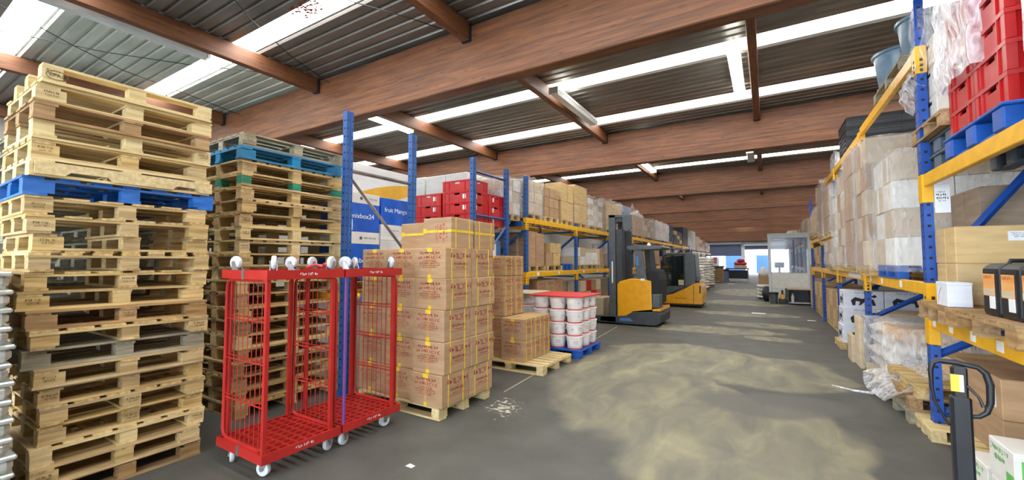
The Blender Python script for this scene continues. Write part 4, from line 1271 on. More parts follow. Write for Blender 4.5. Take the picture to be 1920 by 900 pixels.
pallet('wooden pallet under the stacked red crates on the cross rack', -5.1, 6.44, 2.17, 1.3, 1.0, 0.1, 'A', 'wood_brown', boards=5)
CH = 0.2
for (col, x, nl) in (('aisle-end', -4.76, 4), ('inner', -5.46, 3)):
    for iy, y in enumerate((6.16, 6.70)):
        n = nl if iy == 0 else 3
        for l in range(n):
            crate(f'red crate on the cross rack, {col} column, {("front", "rear")[iy]} row, {ORD[l + 1]} from the bottom', x + R.uniform(-0.006, 0.006), y, 2.27 + l * CH, 0.66, 0.52, CH, 'red_plastic', R.uniform(-0.01, 0.01), 'red crates on the cross rack', note=(l in (1, 2) or iy == 1))
# ---- big white cartons behind
for k, (x, y, z, dx, dy, dz, lab) in enumerate([(-9.0, 7.75, 2.2, 1.2, 1.0, 1.36, 'big white carton far back on the left, beyond the blue posts'), (-7.55, 7.75, 2.2, 1.5, 1.0, 1.38, 'big white carton behind the inner red crates'),
                                              (-6.15, 7.72, 2.2, 1.2, 1.0, 1.36, 'big white carton behind the top red crate'), (-5.95 - 0.05, 7.7, 0.8, 0.9, 0.9, 1.3, 'white carton under the big white ones, behind the cross rack')]):
    t = thing('large_carton', lab, 'box', (x, y, z), 0, 'big white cartons behind the red crates')
    part('body', MB().cbox(-dx / 2, dx / 2, -dy / 2, dy / 2, 0, dz, 0.012), 'carton_white', t)
    part('flap_seam', MB().box(-0.004, 0.004, -dy / 2 - 0.002, -dy / 2, 0, dz), 'carton_grey', t)
hr = thing('pallet_rack', 'low rear rack carrying the big white cartons', 'rack')
for x in (-9.8, -8.3, -6.8, -5.5):
    upright(hr, x, 7.3, 2.2, 'rack_navy', holes=False); upright(hr, x, 8.2, 2.2, 'rack_navy', holes=False)
for y in (7.3, 8.2):
    for z in (2.2, 0.8): part('beam', MB().cbox(-9.8, -5.5, y - 0.025, y + 0.025, z - 0.12, z - 0.001, 0.006), 'rack_yellow', hr)
t = thing('wrapped_load', 'white wrapped carton with a blue edge between the carton pallets', 'load', (-4.85, 6.42, 1.15))
part('body', MB().cbox(-0.4, 0.4, -0.45, 0.45, 0, 0.85, 0.02), 'carton_white', t)
part('edge_band', MB().box(0.398, 0.404, 0.3, 0.452, 0.0, 0.85), 'truck_blue', t)

# ================================================================== palletised loads


def pallet_mesh(dx, dy, h, m, parent, name='pallet'):
    mb = MB()
    for i in range(5):
        px = -dx / 2 + 0.06 + i * (dx - 0.12) / 4
        mb.box(px - 0.05, px + 0.05, -dy / 2, dy / 2, h * 0.84, h)
    for py in (-dy / 2 + 0.06, 0, dy / 2 - 0.06):
        mb.box(-dx / 2, dx / 2, py - 0.05, py + 0.05, h * 0.68, h * 0.84)
        for px in (-dx / 2 + 0.06, 0, dx / 2 - 0.06):
            mb.box(px - 0.05, px + 0.05, py - 0.06, py + 0.06, h * 0.15, h * 0.68)
    for px in (-dx / 2 + 0.06, 0, dx / 2 - 0.06):
        mb.box(px - 0.05, px + 0.05, -dy / 2, dy / 2, 0, h * 0.15)
    return part(name, mb, m, parent)


def film_shell(t, dx, dy, z0, z1, seed, m='film', bulge=0.02, peak=0.0):
    """crinkled stretch film around a load, closed over the top"""
    r = random.Random(seed)
    mb = MB()
    nu, nv = 28, 7
    per = []
    for i in range(nu):
        u = i / nu * 4
        s, f = int(u), u - int(u)
        c = [(-1, -1), (1, -1), (1, 1), (-1, 1)]
        a, b = c[s], c[(s + 1) % 4]
        per.append(((a[0] + (b[0] - a[0]) * f) * dx / 2, (a[1] + (b[1] - a[1]) * f) * dy / 2))
    vs = []
    for k in range(nv):
        g = k / (nv - 1)
        for (x, y) in per:
            o = 1 + (0.012 + r.uniform(0, bulge)) / max(0.3, min(dx, dy) / 2)
            vs.append((x * o, y * o, z0 + (z1 - z0) * g + (r.uniform(0, 0.03) + (peak * r.random() if peak else 0) if k == nv - 1 else r.uniform(-0.01, 0.01) if k else -0.01)))
    fs = [(k * nu + i, k * nu + (i + 1) % nu, (k + 1) * nu + (i + 1) % nu, (k + 1) * nu + i) for k in range(nv - 1) for i in range(nu)]
    vs.append((0, 0, z1 + 0.02))
    fs += [((nv - 1) * nu + i, (nv - 1) * nu + (i + 1) % nu, nv * nu) for i in range(nu)]
    mb.add(vs, fs)
    return part('film', mb, m, t, smooth=True)


def load(label, x0, x1, y0, y1, z, top, nx, ny, nz, m='carton', film='film', ph=0.13, pm='wood', group=None, seed=0, notes=(), peak=0.0, detailed=False, jig=0.008, cat='load'):
    x, y = (x0 + x1) / 2, (y0 + y1) / 2
    dx, dy = x1 - x0, y1 - y0
    t = thing('wrapped_load' if film else 'stacked_load', label, cat, (x, y, z), 0, group)
    if ph:
        if detailed: pallet(None, 0, 0, 0, dx, dy, ph, 'A', pm, parent=t)
        else: pallet_mesh(dx, dy, ph, pm, t)
    r = random.Random(seed)
    cx, cy, cz = dx / nx, dy / ny, (top - z - ph) / nz
    mm = m if isinstance(m, (list, tuple)) else [m]
    for k in range(nz):
        for i in range(nx):
            for j in range(ny):
                if 0 < i < nx - 1 and 0 < j < ny - 1: continue
                carton(None, -dx / 2 + cx * (i + 0.5) + r.uniform(-jig, jig), -dy / 2 + cy * (j + 0.5) + r.uniform(-jig, jig), ph + k * cz, cx - 0.012, cy - 0.012, cz - 0.003, mm[(k + j) % len(mm)], r.uniform(-0.01, 0.01), parent=t, tape=None,
                       note=notes if (notes and (i + j + k) % 3 == 0) else None)
    if film: film_shell(t, dx, dy, ph * 0.6, top - z + 0.005, seed, film, peak=peak)
    return t


G = 'loads on top of the left rack'
xl, xr = -5.35, -4.40
Z0 = 2.531
load('film-wrapped pale cartons on the left rack top, behind the end frame', xl, xr, 7.80, 8.60, Z0, 3.40, 2, 2, 3, 'carton_pale', seed=1, group=G, peak=0.06)
load('film-wrapped white cartons on the cross rack corner between two blue posts', -5.35, -4.45, 7.02 + 0.02, 7.66, 2.45, 3.30, 2, 2, 3, ['carton_pale', 'carton_white'], seed=2, group=G, peak=0.04)
part('support_beam', MB().box(-5.45, -4.36, 7.05, 7.1, 2.34, 2.45).box(-5.45, -4.36, 7.58, 7.63, 2.34, 2.45), 'rack_navy', lk)
load('small brown cartons three high on the left rack top', xl, xr, 8.70, 9.50, Z0, 3.36, 3, 3, 3, 'carton', None, seed=3, group=G, pm='wood_light')
load('tall tan cartons on the left rack top, left of the first yellow joint', xl, xr, 9.62, 10.42, Z0, 3.62, 2, 2, 2, 'carton_yellow', None, seed=4, group=G)
load('tallest tan carton stack on the left rack top, over the yellow joint', xl, xr, 10.5, 11.42, Z0, 3.70, 2, 3, 2, 'carton_yellow', None, seed=5, group=G)
load('white film-wrapped paper stack on the left rack top, left of the mast', xl, xr, 11.55, 12.75, Z0, 3.46, 2, 3, 5, ['carton_white', 'carton_pale'], seed=6, group=G, peak=0.1)
load('tan flat cartons in film on the left rack top behind the mast', xl, xr, 13.1, 14.8, Z0, 3.55, 2, 3, 6, 'carton_yellow', seed=7, group=G, peak=0.15)
load('dark boards in film on the left rack top beside the mast head', xl, xr, 14.9 - 0.02, 15.1, Z0, 3.4, 1, 1, 3, 'drum', None, seed=8, group=G, ph=0.0)
load('slate-blue wrapped load on the left rack top, right of the mast head', xl, xr, 15.2, 15.92, Z0, 3.62, 1, 1, 1, 'drum', 'film', seed=9, group=G)
load('tan wrapped cartons with a peaked film hood on the left rack top', xl, xr, 16.2, 17.8, Z0, 3.42, 2, 3, 3, 'carton', 'film', seed=10, group=G, peak=0.45)
load('wrapped tan and white cartons on the left rack top before the white bale', xl, xr, 18.1, 19.7, Z0, 3.38, 2, 3, 3, ['carton', 'carton_pale'], 'film', seed=11, group=G, peak=0.12)
load('broad white wrapped bale on the left rack top above the yellow cab truck', xl, xr, 20.1, 23.2, Z0, 3.45, 2, 4, 2, ['carton_white', 'carton_pale'], 'film_thick', seed=12, group=G, peak=0.12)
load('dark slate crates on the left rack top beyond the white bale', xl, xr, 23.6, 24.5, Z0, 3.55, 1, 2, 3, 'dark_plastic', None, seed=13, group=G)
load('dark crates with amber cartons on the far left rack top', xl, xr, 24.7, 27.5, Z0, 3.35, 2, 3, 3, ['dark_plastic', 'dark_plastic', 'carton_yellow'], None, seed=14, group=G)
load('last dark load on the far left rack top', xl, xr, 27.7, 29.6, Z0, 3.75, 1, 2, 2, 'black_plastic', None, seed=15, group=G)
G = 'loads on the far left racks'
for k, (y0, y1, top, m, f, lab) in enumerate([(31.0, 33.0, 3.7, 'carton_white', 'film', 'white wrapped load at the far end of the left racks'), (33.4, 35.4, 3.45, ['carton_yellow', 'carton_pale'], 'film', 'yellow and white wrapped load, second on the far left racks'),
                                            (35.8, 38.5, 3.3, ['carton_pale', 'red_plastic'], 'film', 'pink and white wrapped load, third on the far left racks'), (39, 42, 3.2, ['carton_pale', 'carton'], 'film', 'last pale wrapped load on the far left racks')]):
    load(lab, xl, xr, y0, y1, 2.3, top, 1, 2, 3, m, f, seed=20 + k, group=G)
fr = thing('pallet_rack', 'far left rack with white and dark goods near the gate', 'rack')
for y in (30.8, 33.2, 35.6, 38.7, 42.2):
    upright(fr, LX, y, 2.4, 'rack_navy', holes=False); upright(fr, LXB, y, 2.4, 'rack_navy', holes=False)
for z in (2.3, 1.5):
    for x in (LX, LXB): part('beam', MB().cbox(x - 0.025, x + 0.025, 30.8, 42.2, z - 0.11, z - 0.001, 0.006), 'rack_yellow', fr)
for k, (y0, y1, top, m, lab) in enumerate([(31, 33, 2.05, 'dark_plastic', 'dark crates on the middle shelf of the far left rack'), (33.4, 35.4, 2.1, 'carton_white', 'white cartons on the middle shelf of the far left rack'), (36, 38.5, 2.1, 'carton_pale', 'pale cartons on the middle shelf of the far left rack')]):
    load(lab, xl, xr, y0, y1, 1.5, top, 1, 2, 2, m, None, seed=30 + k, group=G)

G = 'goods on the middle shelf of the left rack'
Z1 = 1.371
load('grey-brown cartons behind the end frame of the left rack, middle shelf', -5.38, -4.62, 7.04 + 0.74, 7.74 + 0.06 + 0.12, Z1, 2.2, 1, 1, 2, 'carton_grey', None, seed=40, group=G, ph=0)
for k, (y, lab) in enumerate([(8.1, 'left of two tall brown cartons on the middle shelf, left rack'), (8.52, 'right of two tall brown cartons on the middle shelf, left rack')]):
    carton(lab, -4.82, y, Z1 + 0.13, 0.78, 0.40, 0.74, 'carton', 0, G, 'x')
pallet('pallet under the two tall brown cartons on the left rack', -4.85, 8.32, Z1, 0.9, 0.88, 0.128, 'A', 'wood', boards=5)
pallet('pallet under the small cartons on the left rack middle shelf', -4.85, 9.25, Z1, 0.9, 0.88, 0.128, 'A', 'wood', boards=5)
for k, (y, z, dy, dz, m, lab) in enumerate([(9.0, 0.13, 0.36, 0.32, 'carton', 'small brown carton at left on the shelf pallet, left rack'), (9.42, 0.13, 0.42, 0.30, 'carton_yellow', 'small tan carton at right on the shelf pallet, left rack'), (9.36, 0.432, 0.62, 0.24, 'carton_yellow', 'flat amber carton topping the two small ones, left rack')]):
    carton(lab, -4.78, y, Z1 + z, 0.7, dy, dz, m, 0.02, G, 'x')
plastic_pallet('empty blue pallet on the left rack middle shelf by the yellow joint', -4.86, 10.02, Z1, 0.9, 0.62, 0.16, 'blue_plastic')
load('white cartons on the middle shelf right of the yellow joint, left rack', -5.3, -4.45, 10.6, 11.4, Z1, 1.99, 2, 2, 2, ['carton_pale', 'carton_white'], None, seed=41, group=G)
load('stacked small white boxes on the middle shelf near the mast, left rack', -5.3, -4.45, 11.5, 12.4, Z1, 1.86, 2, 3, 3, 'carton_white', None, seed=42, group=G)
load('narrow tan cartons on the middle shelf just left of the mast', -5.3, -4.5, 12.45, 13.1, Z1, 2.0, 1, 2, 1, ['carton_pale', 'carton'], None, seed=43, group=G)
load('white wrapped stack on the middle shelf right of the mast', -5.3, -4.45, 14.0, 15.8, Z1, 2.2, 2, 3, 2, ['carton_pale', 'carton_white'], 'film', seed=44, group=G)
load('tan cartons on the middle shelf behind the truck guard, left rack', -5.3, -4.45, 16.2, 18.6, Z1, 2.3, 2, 3, 2, 'carton', None, seed=45, group=G)
load('brown cartons on the middle shelf behind the yellow cab truck', -5.3, -4.45, 18.9, 21.2, Z1, 2.2, 2, 3, 2, 'carton', None, seed=46, group=G)
load('mixed cartons on the middle shelf beyond the cab truck', -5.3, -4.45, 21.7, 26.0, Z1, 2.2, 1, 4, 2, ['carton_pale', 'dark_plastic'], None, seed=47, group=G)
load('pale cartons on the last middle shelf of the long left rack', -5.3, -4.45, 26.2, 29.5, Z1, 2.1, 1, 4, 2, ['carton_white', 'carton_pale'], None, seed=48, group=G)
G = 'goods on the floor under the left rack'
pallet('floor pallet under the red-printed cartons in the left rack', -4.88, 9.1, 0, 0.9, 1.5, 0.13, 'A', 'wood', boards=5)
for iy in range(3):
    for l in range(3):
        printed_carton(f'red-printed carton under the left rack shelf, {ORD[l + 1]} layer, {ORD[iy + 1]} from the end frame', -4.75, 8.62 + iy * 0.47, 0.13 + l * 0.345, 0.62, 0.46, 0.342, 0, G, straps=False)
load('red cartons and pails under the left rack shelf beside the mast', -5.3, -4.45, 11.0, 12.7, 0, 1.05, 2, 4, 3, ['red_plastic', 'carton', 'carton_pale'], None, seed=50, group=G)
load('tan cartons low under the left rack beside the mast foot', -4.3, -3.75, 10.9, 11.7, 0, 0.62, 1, 2, 1, ['carton_pale', 'carton_yellow'], None, seed=51, group=G)
load('brown cartons under the left rack behind the reach truck', -5.3, -4.45, 14.0, 18.0, 0, 1.0, 1, 5, 2, ['carton', 'carton_grey'], None, seed=52, group=G)
load('cartons under the left rack behind the cab truck', -5.3, -4.45, 18.5, 24, 0, 1.05, 1, 6, 2, ['carton', 'carton_pale'], None, seed=53, group=G)


# ================================================================== trucks
def wheel(parent, x, y, z, r, wd, m='rubber'):
    return part('wheel', MB().lathe([(r * 0.6, -wd / 2), (r * 0.95, -wd / 2), (r, -wd * 0.35), (r, wd * 0.35), (r * 0.95, wd / 2), (r * 0.6, wd / 2)], 20, (x, y, z), 'y'), m, parent, smooth=True)


t = thing('reach_truck', 'yellow and grey reach truck with its tall mast raised against the left rack', 'forklift', (-2.9, 11.1, 0))
o = (-2.9, 11.1)
Y0, Y1 = -0.6, 0.6
P = lambda pts: [(a - o[0], b) for a, b in pts]
part('chassis', MB().prism(P([(-3.75, 0.06), (-3.7, 0.2), (-3.05, 0.24), (-2.9, 0.34), (-2.24, 0.38), (-2.20, 0.30), (-2.22, 0.1), (-2.34, 0.04), (-3.1, 0.03)]), 'y', Y0, Y1), 'truck_dark', t, bevel=0.02)
part('battery_cover', MB().prism(P([(-3.26, 0.205), (-3.26, 1.02), (-3.20, 1.09), (-2.95, 1.165), (-2.72, 1.165), (-2.42, 1.12), (-2.41, 0.42), (-2.88, 0.35), (-2.96, 0.245)]), 'y', Y0 + 0.01, Y0 + 0.34), 'truck_yellow', t, bevel=0.02)
part('hood', MB().prism(P([(-3.24, 0.3), (-3.24, 1.02), (-2.95, 1.14), (-2.50, 1.08), (-2.45, 0.42)]), 'y', Y0 + 0.36, Y1 - 0.02), 'truck_yellow', t, bevel=0.02)
part('lower_panel', MB().prism(P([(-2.40, 0.39), (-2.40, 0.44), (-2.22, 0.46), (-2.21, 0.39)]), 'y', Y0 + 0.01, Y1 - 0.01), 'truck_yellow', t, bevel=0.008)
part('blue_patch', MB().prism(P([(-3.22, 0.10), (-3.2, 0.17), (-2.95, 0.19), (-2.86, 0.11)]), 'y', Y0 - 0.006, Y0 + 0.01), 'truck_blue', t, label='blue patch on the chassis')
for s, y0, y1 in ((0, Y0 + 0.02, Y0 + 0.16), (1, Y1 - 0.34, Y1 - 0.2)):
    mst = part('mast_rail', MB().box(-3.47 - o[0], -3.30 - o[0], y0, y1, 0.1, 2.80 if s == 0 else 2.7), 'truck_grey', t)
part('mast_inner_rail', MB().box(-3.28 - o[0], -3.13 - o[0], Y0 + 0.03, Y0 + 0.13, 0.15, 2.42), 'truck_dark', t)
part('mast_inner_rail', MB().box(-3.28 - o[0], -3.13 - o[0], Y1 - 0.34, Y1 - 0.24, 0.15, 2.42), 'truck_dark', t)
part('mast_crosshead', MB().prism(P([(-3.47, 2.72), (-3.47, 2.80), (-2.9, 2.78), (-2.88, 2.42), (-3.0, 2.36), (-3.1, 2.42), (-3.12, 2.72)]), 'y', Y0 + 0.02, Y0 + 0.1), 'truck_grey', t, bevel=0.01)
part('mast_crosshead', MB().box(-3.45 - o[0], -3.15 - o[0], Y0 + 0.1, Y1 - 0.2, 2.62, 2.74), 'truck_grey', t)
part('lift_cylinder', MB().tube([(-3.36 - o[0], -0.05, 0.2), (-3.36 - o[0], -0.05, 2.6)], 0.035, 10), 'truck_dark', t, smooth=True)
part('mast_sticker', MB().box(-3.40 - o[0], -3.37 - o[0], Y0 + 0.014, Y0 + 0.021, 1.05, 1.6), 'white_print', t, label='white upright decal')
for y in (Y0 + 0.2, Y0 + 0.62):
    part('fork', MB().prism([(-3.5 - o[0], 0.5), (-3.54 - o[0], 0.5), (-3.54 - o[0], 0.13), (-4.3 - o[0], 0.1), (-4.3 - o[0], 0.085), (-3.5 - o[0], 0.085)], 'y', y, y + 0.1), 'truck_dark', t)
part('reach_leg', MB().cbox(-4.2 - o[0], -3.3 - o[0], Y0, Y0 + 0.16, 0.04, 0.2, 0.01), 'truck_dark', t)
part('reach_leg', MB().cbox(-4.2 - o[0], -3.3 - o[0], Y1 - 0.16, Y1, 0.04, 0.2, 0.01), 'truck_dark', t)
part('guard_post', MB().prism(P([(-2.78, 1.13), (-2.83, 1.92), (-2.66, 1.92), (-2.53, 1.13)]), 'y', Y0 + 0.06, Y0 + 0.13), 'truck_grey', t, bevel=0.008)
part('guard_post', MB().prism(P([(-2.78, 1.13), (-2.83, 1.92), (-2.66, 1.92), (-2.53, 1.13)]), 'y', Y1 - 0.13, Y1 - 0.06), 'truck_grey', t, bevel=0.008)
part('blue_decal', MB().prism(P([(-2.79, 1.5), (-2.8, 1.72), (-2.74, 1.74), (-2.72, 1.5)]), 'y', Y0 + 0.052, Y0 + 0.061), 'truck_blue', t)
part('white_plate', MB().box(-2.67 - o[0], -2.58 - o[0], Y0 - 0.002, Y0 + 0.06, 1.125, 1.17), 'white_print', t)
part('guard_post', MB().prism(P([(-2.46, 1.1), (-2.5, 1.9), (-2.40, 1.9), (-2.30, 1.1)]), 'y', Y0 + 0.2, Y0 + 0.27), 'black_plastic', t, bevel=0.008)
part('overhead_guard', MB().prism(P([(-3.02, 1.93), (-3.0, 1.99), (-2.2, 1.99), (-2.14, 1.94), (-2.2, 1.9), (-2.95, 1.88)]), 'y', Y0 + 0.04, Y1 - 0.04), 'truck_grey', t, bevel=0.01)
part('work_light', MB().cbox(-3.0 - o[0], -2.88 - o[0], Y0 + 0.1, Y0 + 0.22, 1.80, 1.9, 0.015), 'black_plastic', t)
part('beacon', MB().lathe([(0.05, 1.99), (0.05, 2.02), (0.035, 2.06), (0.01, 2.07)], 12, (-2.55 - o[0], -0.2, 0)), 'white_plastic', t, smooth=True)
part('seat_back', MB().prism(P([(-2.5, 0.55), (-2.52, 1.3), (-2.45, 1.4), (-2.28, 1.38), (-2.22, 1.15), (-2.24, 0.55)]), 'y', Y0 + 0.04, Y1 - 0.3), 'seat', t, bevel=0.03)
part('side_bin', MB().cbox(-2.40 - o[0], -2.22 - o[0], Y0 + 0.01, Y0 + 0.3, 0.47, 0.8, 0.01), 'truck_grey', t)
wheel(t, -2.5 - o[0], Y0 + 0.16, 0.12, 0.12, 0.1); wheel(t, -2.5 - o[0], Y1 - 0.16, 0.12, 0.12, 0.1); wheel(t, -4.1 - o[0], Y0 + 0.08, 0.1, 0.1, 0.12); wheel(t, -4.1 - o[0], Y1 - 0.08, 0.1, 0.1, 0.12)

o = (-2.65, 16.2)
t = thing('forklift', 'yellow truck with a closed dark glass cab behind the reach truck', 'forklift', (o[0], o[1], 0))
Y0, Y1 = -0.6, 0.6
part('body', MB().prism(P([(-3.6, 0.1), (-3.6, 0.34), (-3.2, 0.37), (-2.84, 0.45), (-2.47, 0.64), (-2.14, 0.84), (-1.98, 0.85), (-1.92, 0.76), (-1.88, 0.5), (-1.9, 0.12)]), 'y', Y0, Y1), 'truck_yellow', t, bevel=0.03)
part('counterweight_seam', MB().prism(P([(-2.19, 0.12), (-2.17, 0.8), (-2.155, 0.8), (-2.175, 0.12)]), 'y', Y0 - 0.003, Y0 + 0.01), 'black_plastic', t)
part('vent_slot', MB().box(-2.78 - o[0], -2.4 - o[0], Y0 - 0.003, Y0 + 0.01, 0.31, 0.325), 'black_plastic', t)
part('skirt', MB().box(-3.5 - o[0], -1.95 - o[0], Y0 + 0.03, Y1 - 0.03, 0.05, 0.13), 'rubber', t)
part('cab_pillar', MB().prism(P([(-2.5, 0.65), (-2.45, 1.86), (-2.14, 1.84), (-2.1, 1.0), (-2.12, 0.84)]), 'y', Y0 + 0.02, Y0 + 0.09), 'truck_grey', t, bevel=0.01)
part('cab_pillar', MB().prism(P([(-2.5, 0.65), (-2.45, 1.86), (-2.14, 1.84), (-2.1, 1.0), (-2.12, 0.84)]), 'y', Y1 - 0.09, Y1 - 0.02), 'truck_grey', t, bevel=0.01)
part('cab_sill', MB().prism(P([(-3.22, 0.36), (-3.15, 0.6), (-3.0, 0.72), (-2.45, 0.74), (-2.5, 0.62), (-2.84, 0.44)]), 'y', Y0 + 0.015, Y1 - 0.015), 'truck_grey', t, bevel=0.015)
part('door_frame', MB().tube([(-3.24 - o[0], Y0 + 0.04, 0.4), (-3.22 - o[0], Y0 + 0.04, 1.6), (-3.1 - o[0], Y0 + 0.04, 1.82), (-2.46 - o[0], Y0 + 0.04, 1.84), (-2.46 - o[0], Y0 + 0.04, 0.72), (-2.86 - o[0], Y0 + 0.04, 0.5)], 0.035, 6, closed=True), 'black_plastic', t)
part('door_glass', MB().prism(P([(-3.2, 0.5), (-3.2, 1.6), (-3.08, 1.78), (-2.48, 1.8), (-2.48, 0.72), (-2.86, 0.52)]), 'y', Y0 + 0.035, Y0 + 0.045), 'dark_glass', t)
part('far_glass', MB().prism(P([(-3.2, 0.5), (-3.2, 1.6), (-3.08, 1.78), (-2.48, 1.8), (-2.48, 0.72), (-2.86, 0.52)]), 'y', Y1 - 0.045, Y1 - 0.035), 'dark_glass', t)
part('cab_roof', MB().prism(P([(-3.2, 1.82), (-3.05, 1.9), (-2.2, 1.9), (-2.1, 1.82)]), 'y', Y0 + 0.02, Y1 - 0.02), 'truck_grey', t, bevel=0.02)
part('rear_window', MB().prism(P([(-2.10, 0.9), (-2.14, 1.82), (-2.12, 1.82), (-2.08, 0.9)]), 'y', Y0 + 0.1, Y1 - 0.1), 'dark_glass', t)
part('seat', MB().cbox(-2.75 - o[0], -2.45 - o[0], -0.25, 0.25, 0.7, 0.85, 0.04).cbox(-2.58 - o[0], -2.45 - o[0], -0.25, 0.25, 0.82, 1.35, 0.04), 'seat', t)
part('steering_wheel', MB().tube([(-3.0 - o[0] + 0.12 * math.cos(a * 0.524), 0.15 * math.sin(a * 0.524), 1.15 + 0.06 * math.cos(a * 0.524)) for a in range(12)], 0.012, 5, closed=True), 'black_plastic', t)
part('notice', MB().box(-2.66 - o[0], -2.48 - o[0], Y0 + 0.02, Y0 + 0.03, 0.72 + 0.05, 0.95), 'carton_pale', t, label='pale notice on the cab door')
part('tail_light', MB().cbox(-1.99 - o[0], -1.94 - o[0], Y0 - 0.006, Y0 + 0.1, 0.5, 0.76, 0.01), 'black_plastic', t)
wheel(t, -3.3 - o[0], Y0 + 0.1, 0.16, 0.16, 0.14); wheel(t, -2.15 - o[0], 0, 0.17, 0.17, 0.2); wheel(t, -3.3 - o[0], Y1 - 0.1, 0.16, 0.16, 0.14)

# ================================================================== far end of the aisle


def sack(label, x, y, z, rz, m, group, dims=(0.6, 0.4, 0.14), parent=None):
    r = random.Random(int(x * 50 + y * 30 + z * 70))
    mb = MB()
    nu, nv = 10, 6
    a, b, h = dims[0] / 2, dims[1] / 2, dims[2]
    vs = []
    for i in range(nu + 1):
        for j in range(nv + 1):
            u, v = -1 + 2 * i / nu, -1 + 2 * j / nv
            e = max(0, 1 - abs(u) ** 4) ** 0.5 * max(0, 1 - abs(v) ** 4) ** 0.5
            for s in (0, 1): vs.append((u * a, v * b, h / 2 + (h / 2 if s else -h / 2) * (0.15 + 0.85 * e) + r.uniform(-0.006, 0.006) * (1 if s else 0)))
    fs = []
    id_ = lambda i, j, s: (i * (nv + 1) + j) * 2 + s
    for i in range(nu):
        for j in range(nv):
            for s in (0, 1): fs.append((id_(i, j, s), id_(i + 1, j, s), id_(i + 1, j + 1, s), id_(i, j + 1, s)))
    for i in range(nu):
        for j in (0, nv): fs.append((id_(i, j, 0), id_(i + 1, j, 0), id_(i + 1, j, 1), id_(i, j, 1)))
    for j in range(nv):
        for i in (0, nu): fs.append((id_(i, j, 0), id_(i, j + 1, 0), id_(i, j + 1, 1), id_(i, j, 1)))
    mb.add(vs, fs)
    o = part('sack', mb, m, parent, smooth=True, loc=(x, y, z), rot=(0, 0, rz))
    if parent is None: tag(o, label, 'sack', group)
    return o


for k, (x, y, nl, pile) in enumerate([(-3.0, 19.3, 5, 'low pile right behind the yellow cab truck'), (-3.1, 22.2, 9, 'second pile past the cab truck'),
                                     (-3.15, 25.2, 12, 'tall third pile past the cab truck'), (-3.25, 28.6, 12, 'furthest pile before the brown bin')]):
    pallet(f'pallet under the {("low first", "second", "tall third", "furthest")[k]} pile of white sacks', x - 0.1, y, 0, 1.0, 1.3, 0.13, 'A', 'wood_brown', boards=5)
    for l in range(nl):
        for j in range(3):
            if l == nl - 1 and j == (k % 3): continue
            sack(f'white sack, {ORD[l + 1]} layer, {("near", "middle", "far")[j]} one, {pile}', x - 0.05 + R.uniform(-0.06, 0.06), y - 0.45 + j * 0.45 + R.uniform(-0.02, 0.02), 0.13 + l * 0.14, R.uniform(-0.06, 0.06), 'sack', 'white sacks, ' + pile, (0.95, 0.46, 0.165))
t = thing('pallet_box', 'brown wooden pallet box on the left near the gate', 'box', (-3.35, 35.3, 0))
part('body', MB().cbox(-0.55, 0.55, -0.5, 0.5, 0.1, 1.15, 0.02), 'wood_brown', t)
for z in (0.45, 0.8): part('band', MB().box(-0.56, 0.56, -0.51, 0.51, z, z + 0.02), 'carton_grey', t)
part('lid', MB().cbox(-0.6, 0.62, -0.55, 0.55, 1.15, 1.25, 0.02), 'dark_plastic', t)
for k in range(2): part('skid', MB().box(-0.5 + k * 0.85, -0.35 + k * 0.85, -0.5, 0.5, 0, 0.1), 'wood_brown', t)
t = thing('metal_bench', 'dark metal bench loaded with goods before the left gate', 'bench', (-1.85, 37.6, 0))
part('top', MB().cbox(-0.95, 0.7, -0.5, 0.5, 0.98, 1.06, 0.01), 'dark_plastic', t)
part('shelf', MB().cbox(-0.72, 0.62, -0.45, 0.45, 0.25, 0.9, 0.02), 'black_plastic', t)
for sx in (-0.85, 0.6):
    for sy in (-0.42, 0.42): part('leg', MB().box(sx - 0.03, sx + 0.03, sy - 0.03, sy + 0.03, 0, 0.98), 'steel', t)
part('rail', MB().box(-0.9, 0.65, -0.47, -0.44, 0.12, 0.18), 'steel', t)
carton('pale carton on the dark bench before the left gate', -1.75, 37.5, 1.06, 0.9, 0.6, 0.22, 'carton_pale', 0)
for k, (dx, z, lab) in enumerate([(-0.1, 1.28, 'dark red bag on the bench before the gate, left one'), (0.3, 1.28, 'dark red bag on the bench before the gate, right one'), (0.12, 1.52, 'pinkish red bag topping the bench before the gate')]):
    sack(lab, -1.85 + dx, 37.5, z, 0.1 * k, 'red_plastic' if k == 2 else 'red_paint', 'red bags on the bench', (0.5, 0.45, 0.28))
t = thing('carton', 'small dark-topped carton left of the bench by the gate', 'box', (-2.75, 36.6, 0))
part('body', MB().cbox(-0.22, 0.22, -0.3, 0.3, 0, 0.85, 0.01), 'drum', t); part('lid', MB().cbox(-0.25, 0.25, -0.33, 0.33, 0.85, 1.0, 0.02), 'black_plastic', t)
load('white wrapped goods with a red top left of the gate', -5.2, -4.0, 44, 46, 0, 2.0, 2, 2, 3, ['carton_white', 'carton_white', 'red_plastic'], 'film', seed=60)

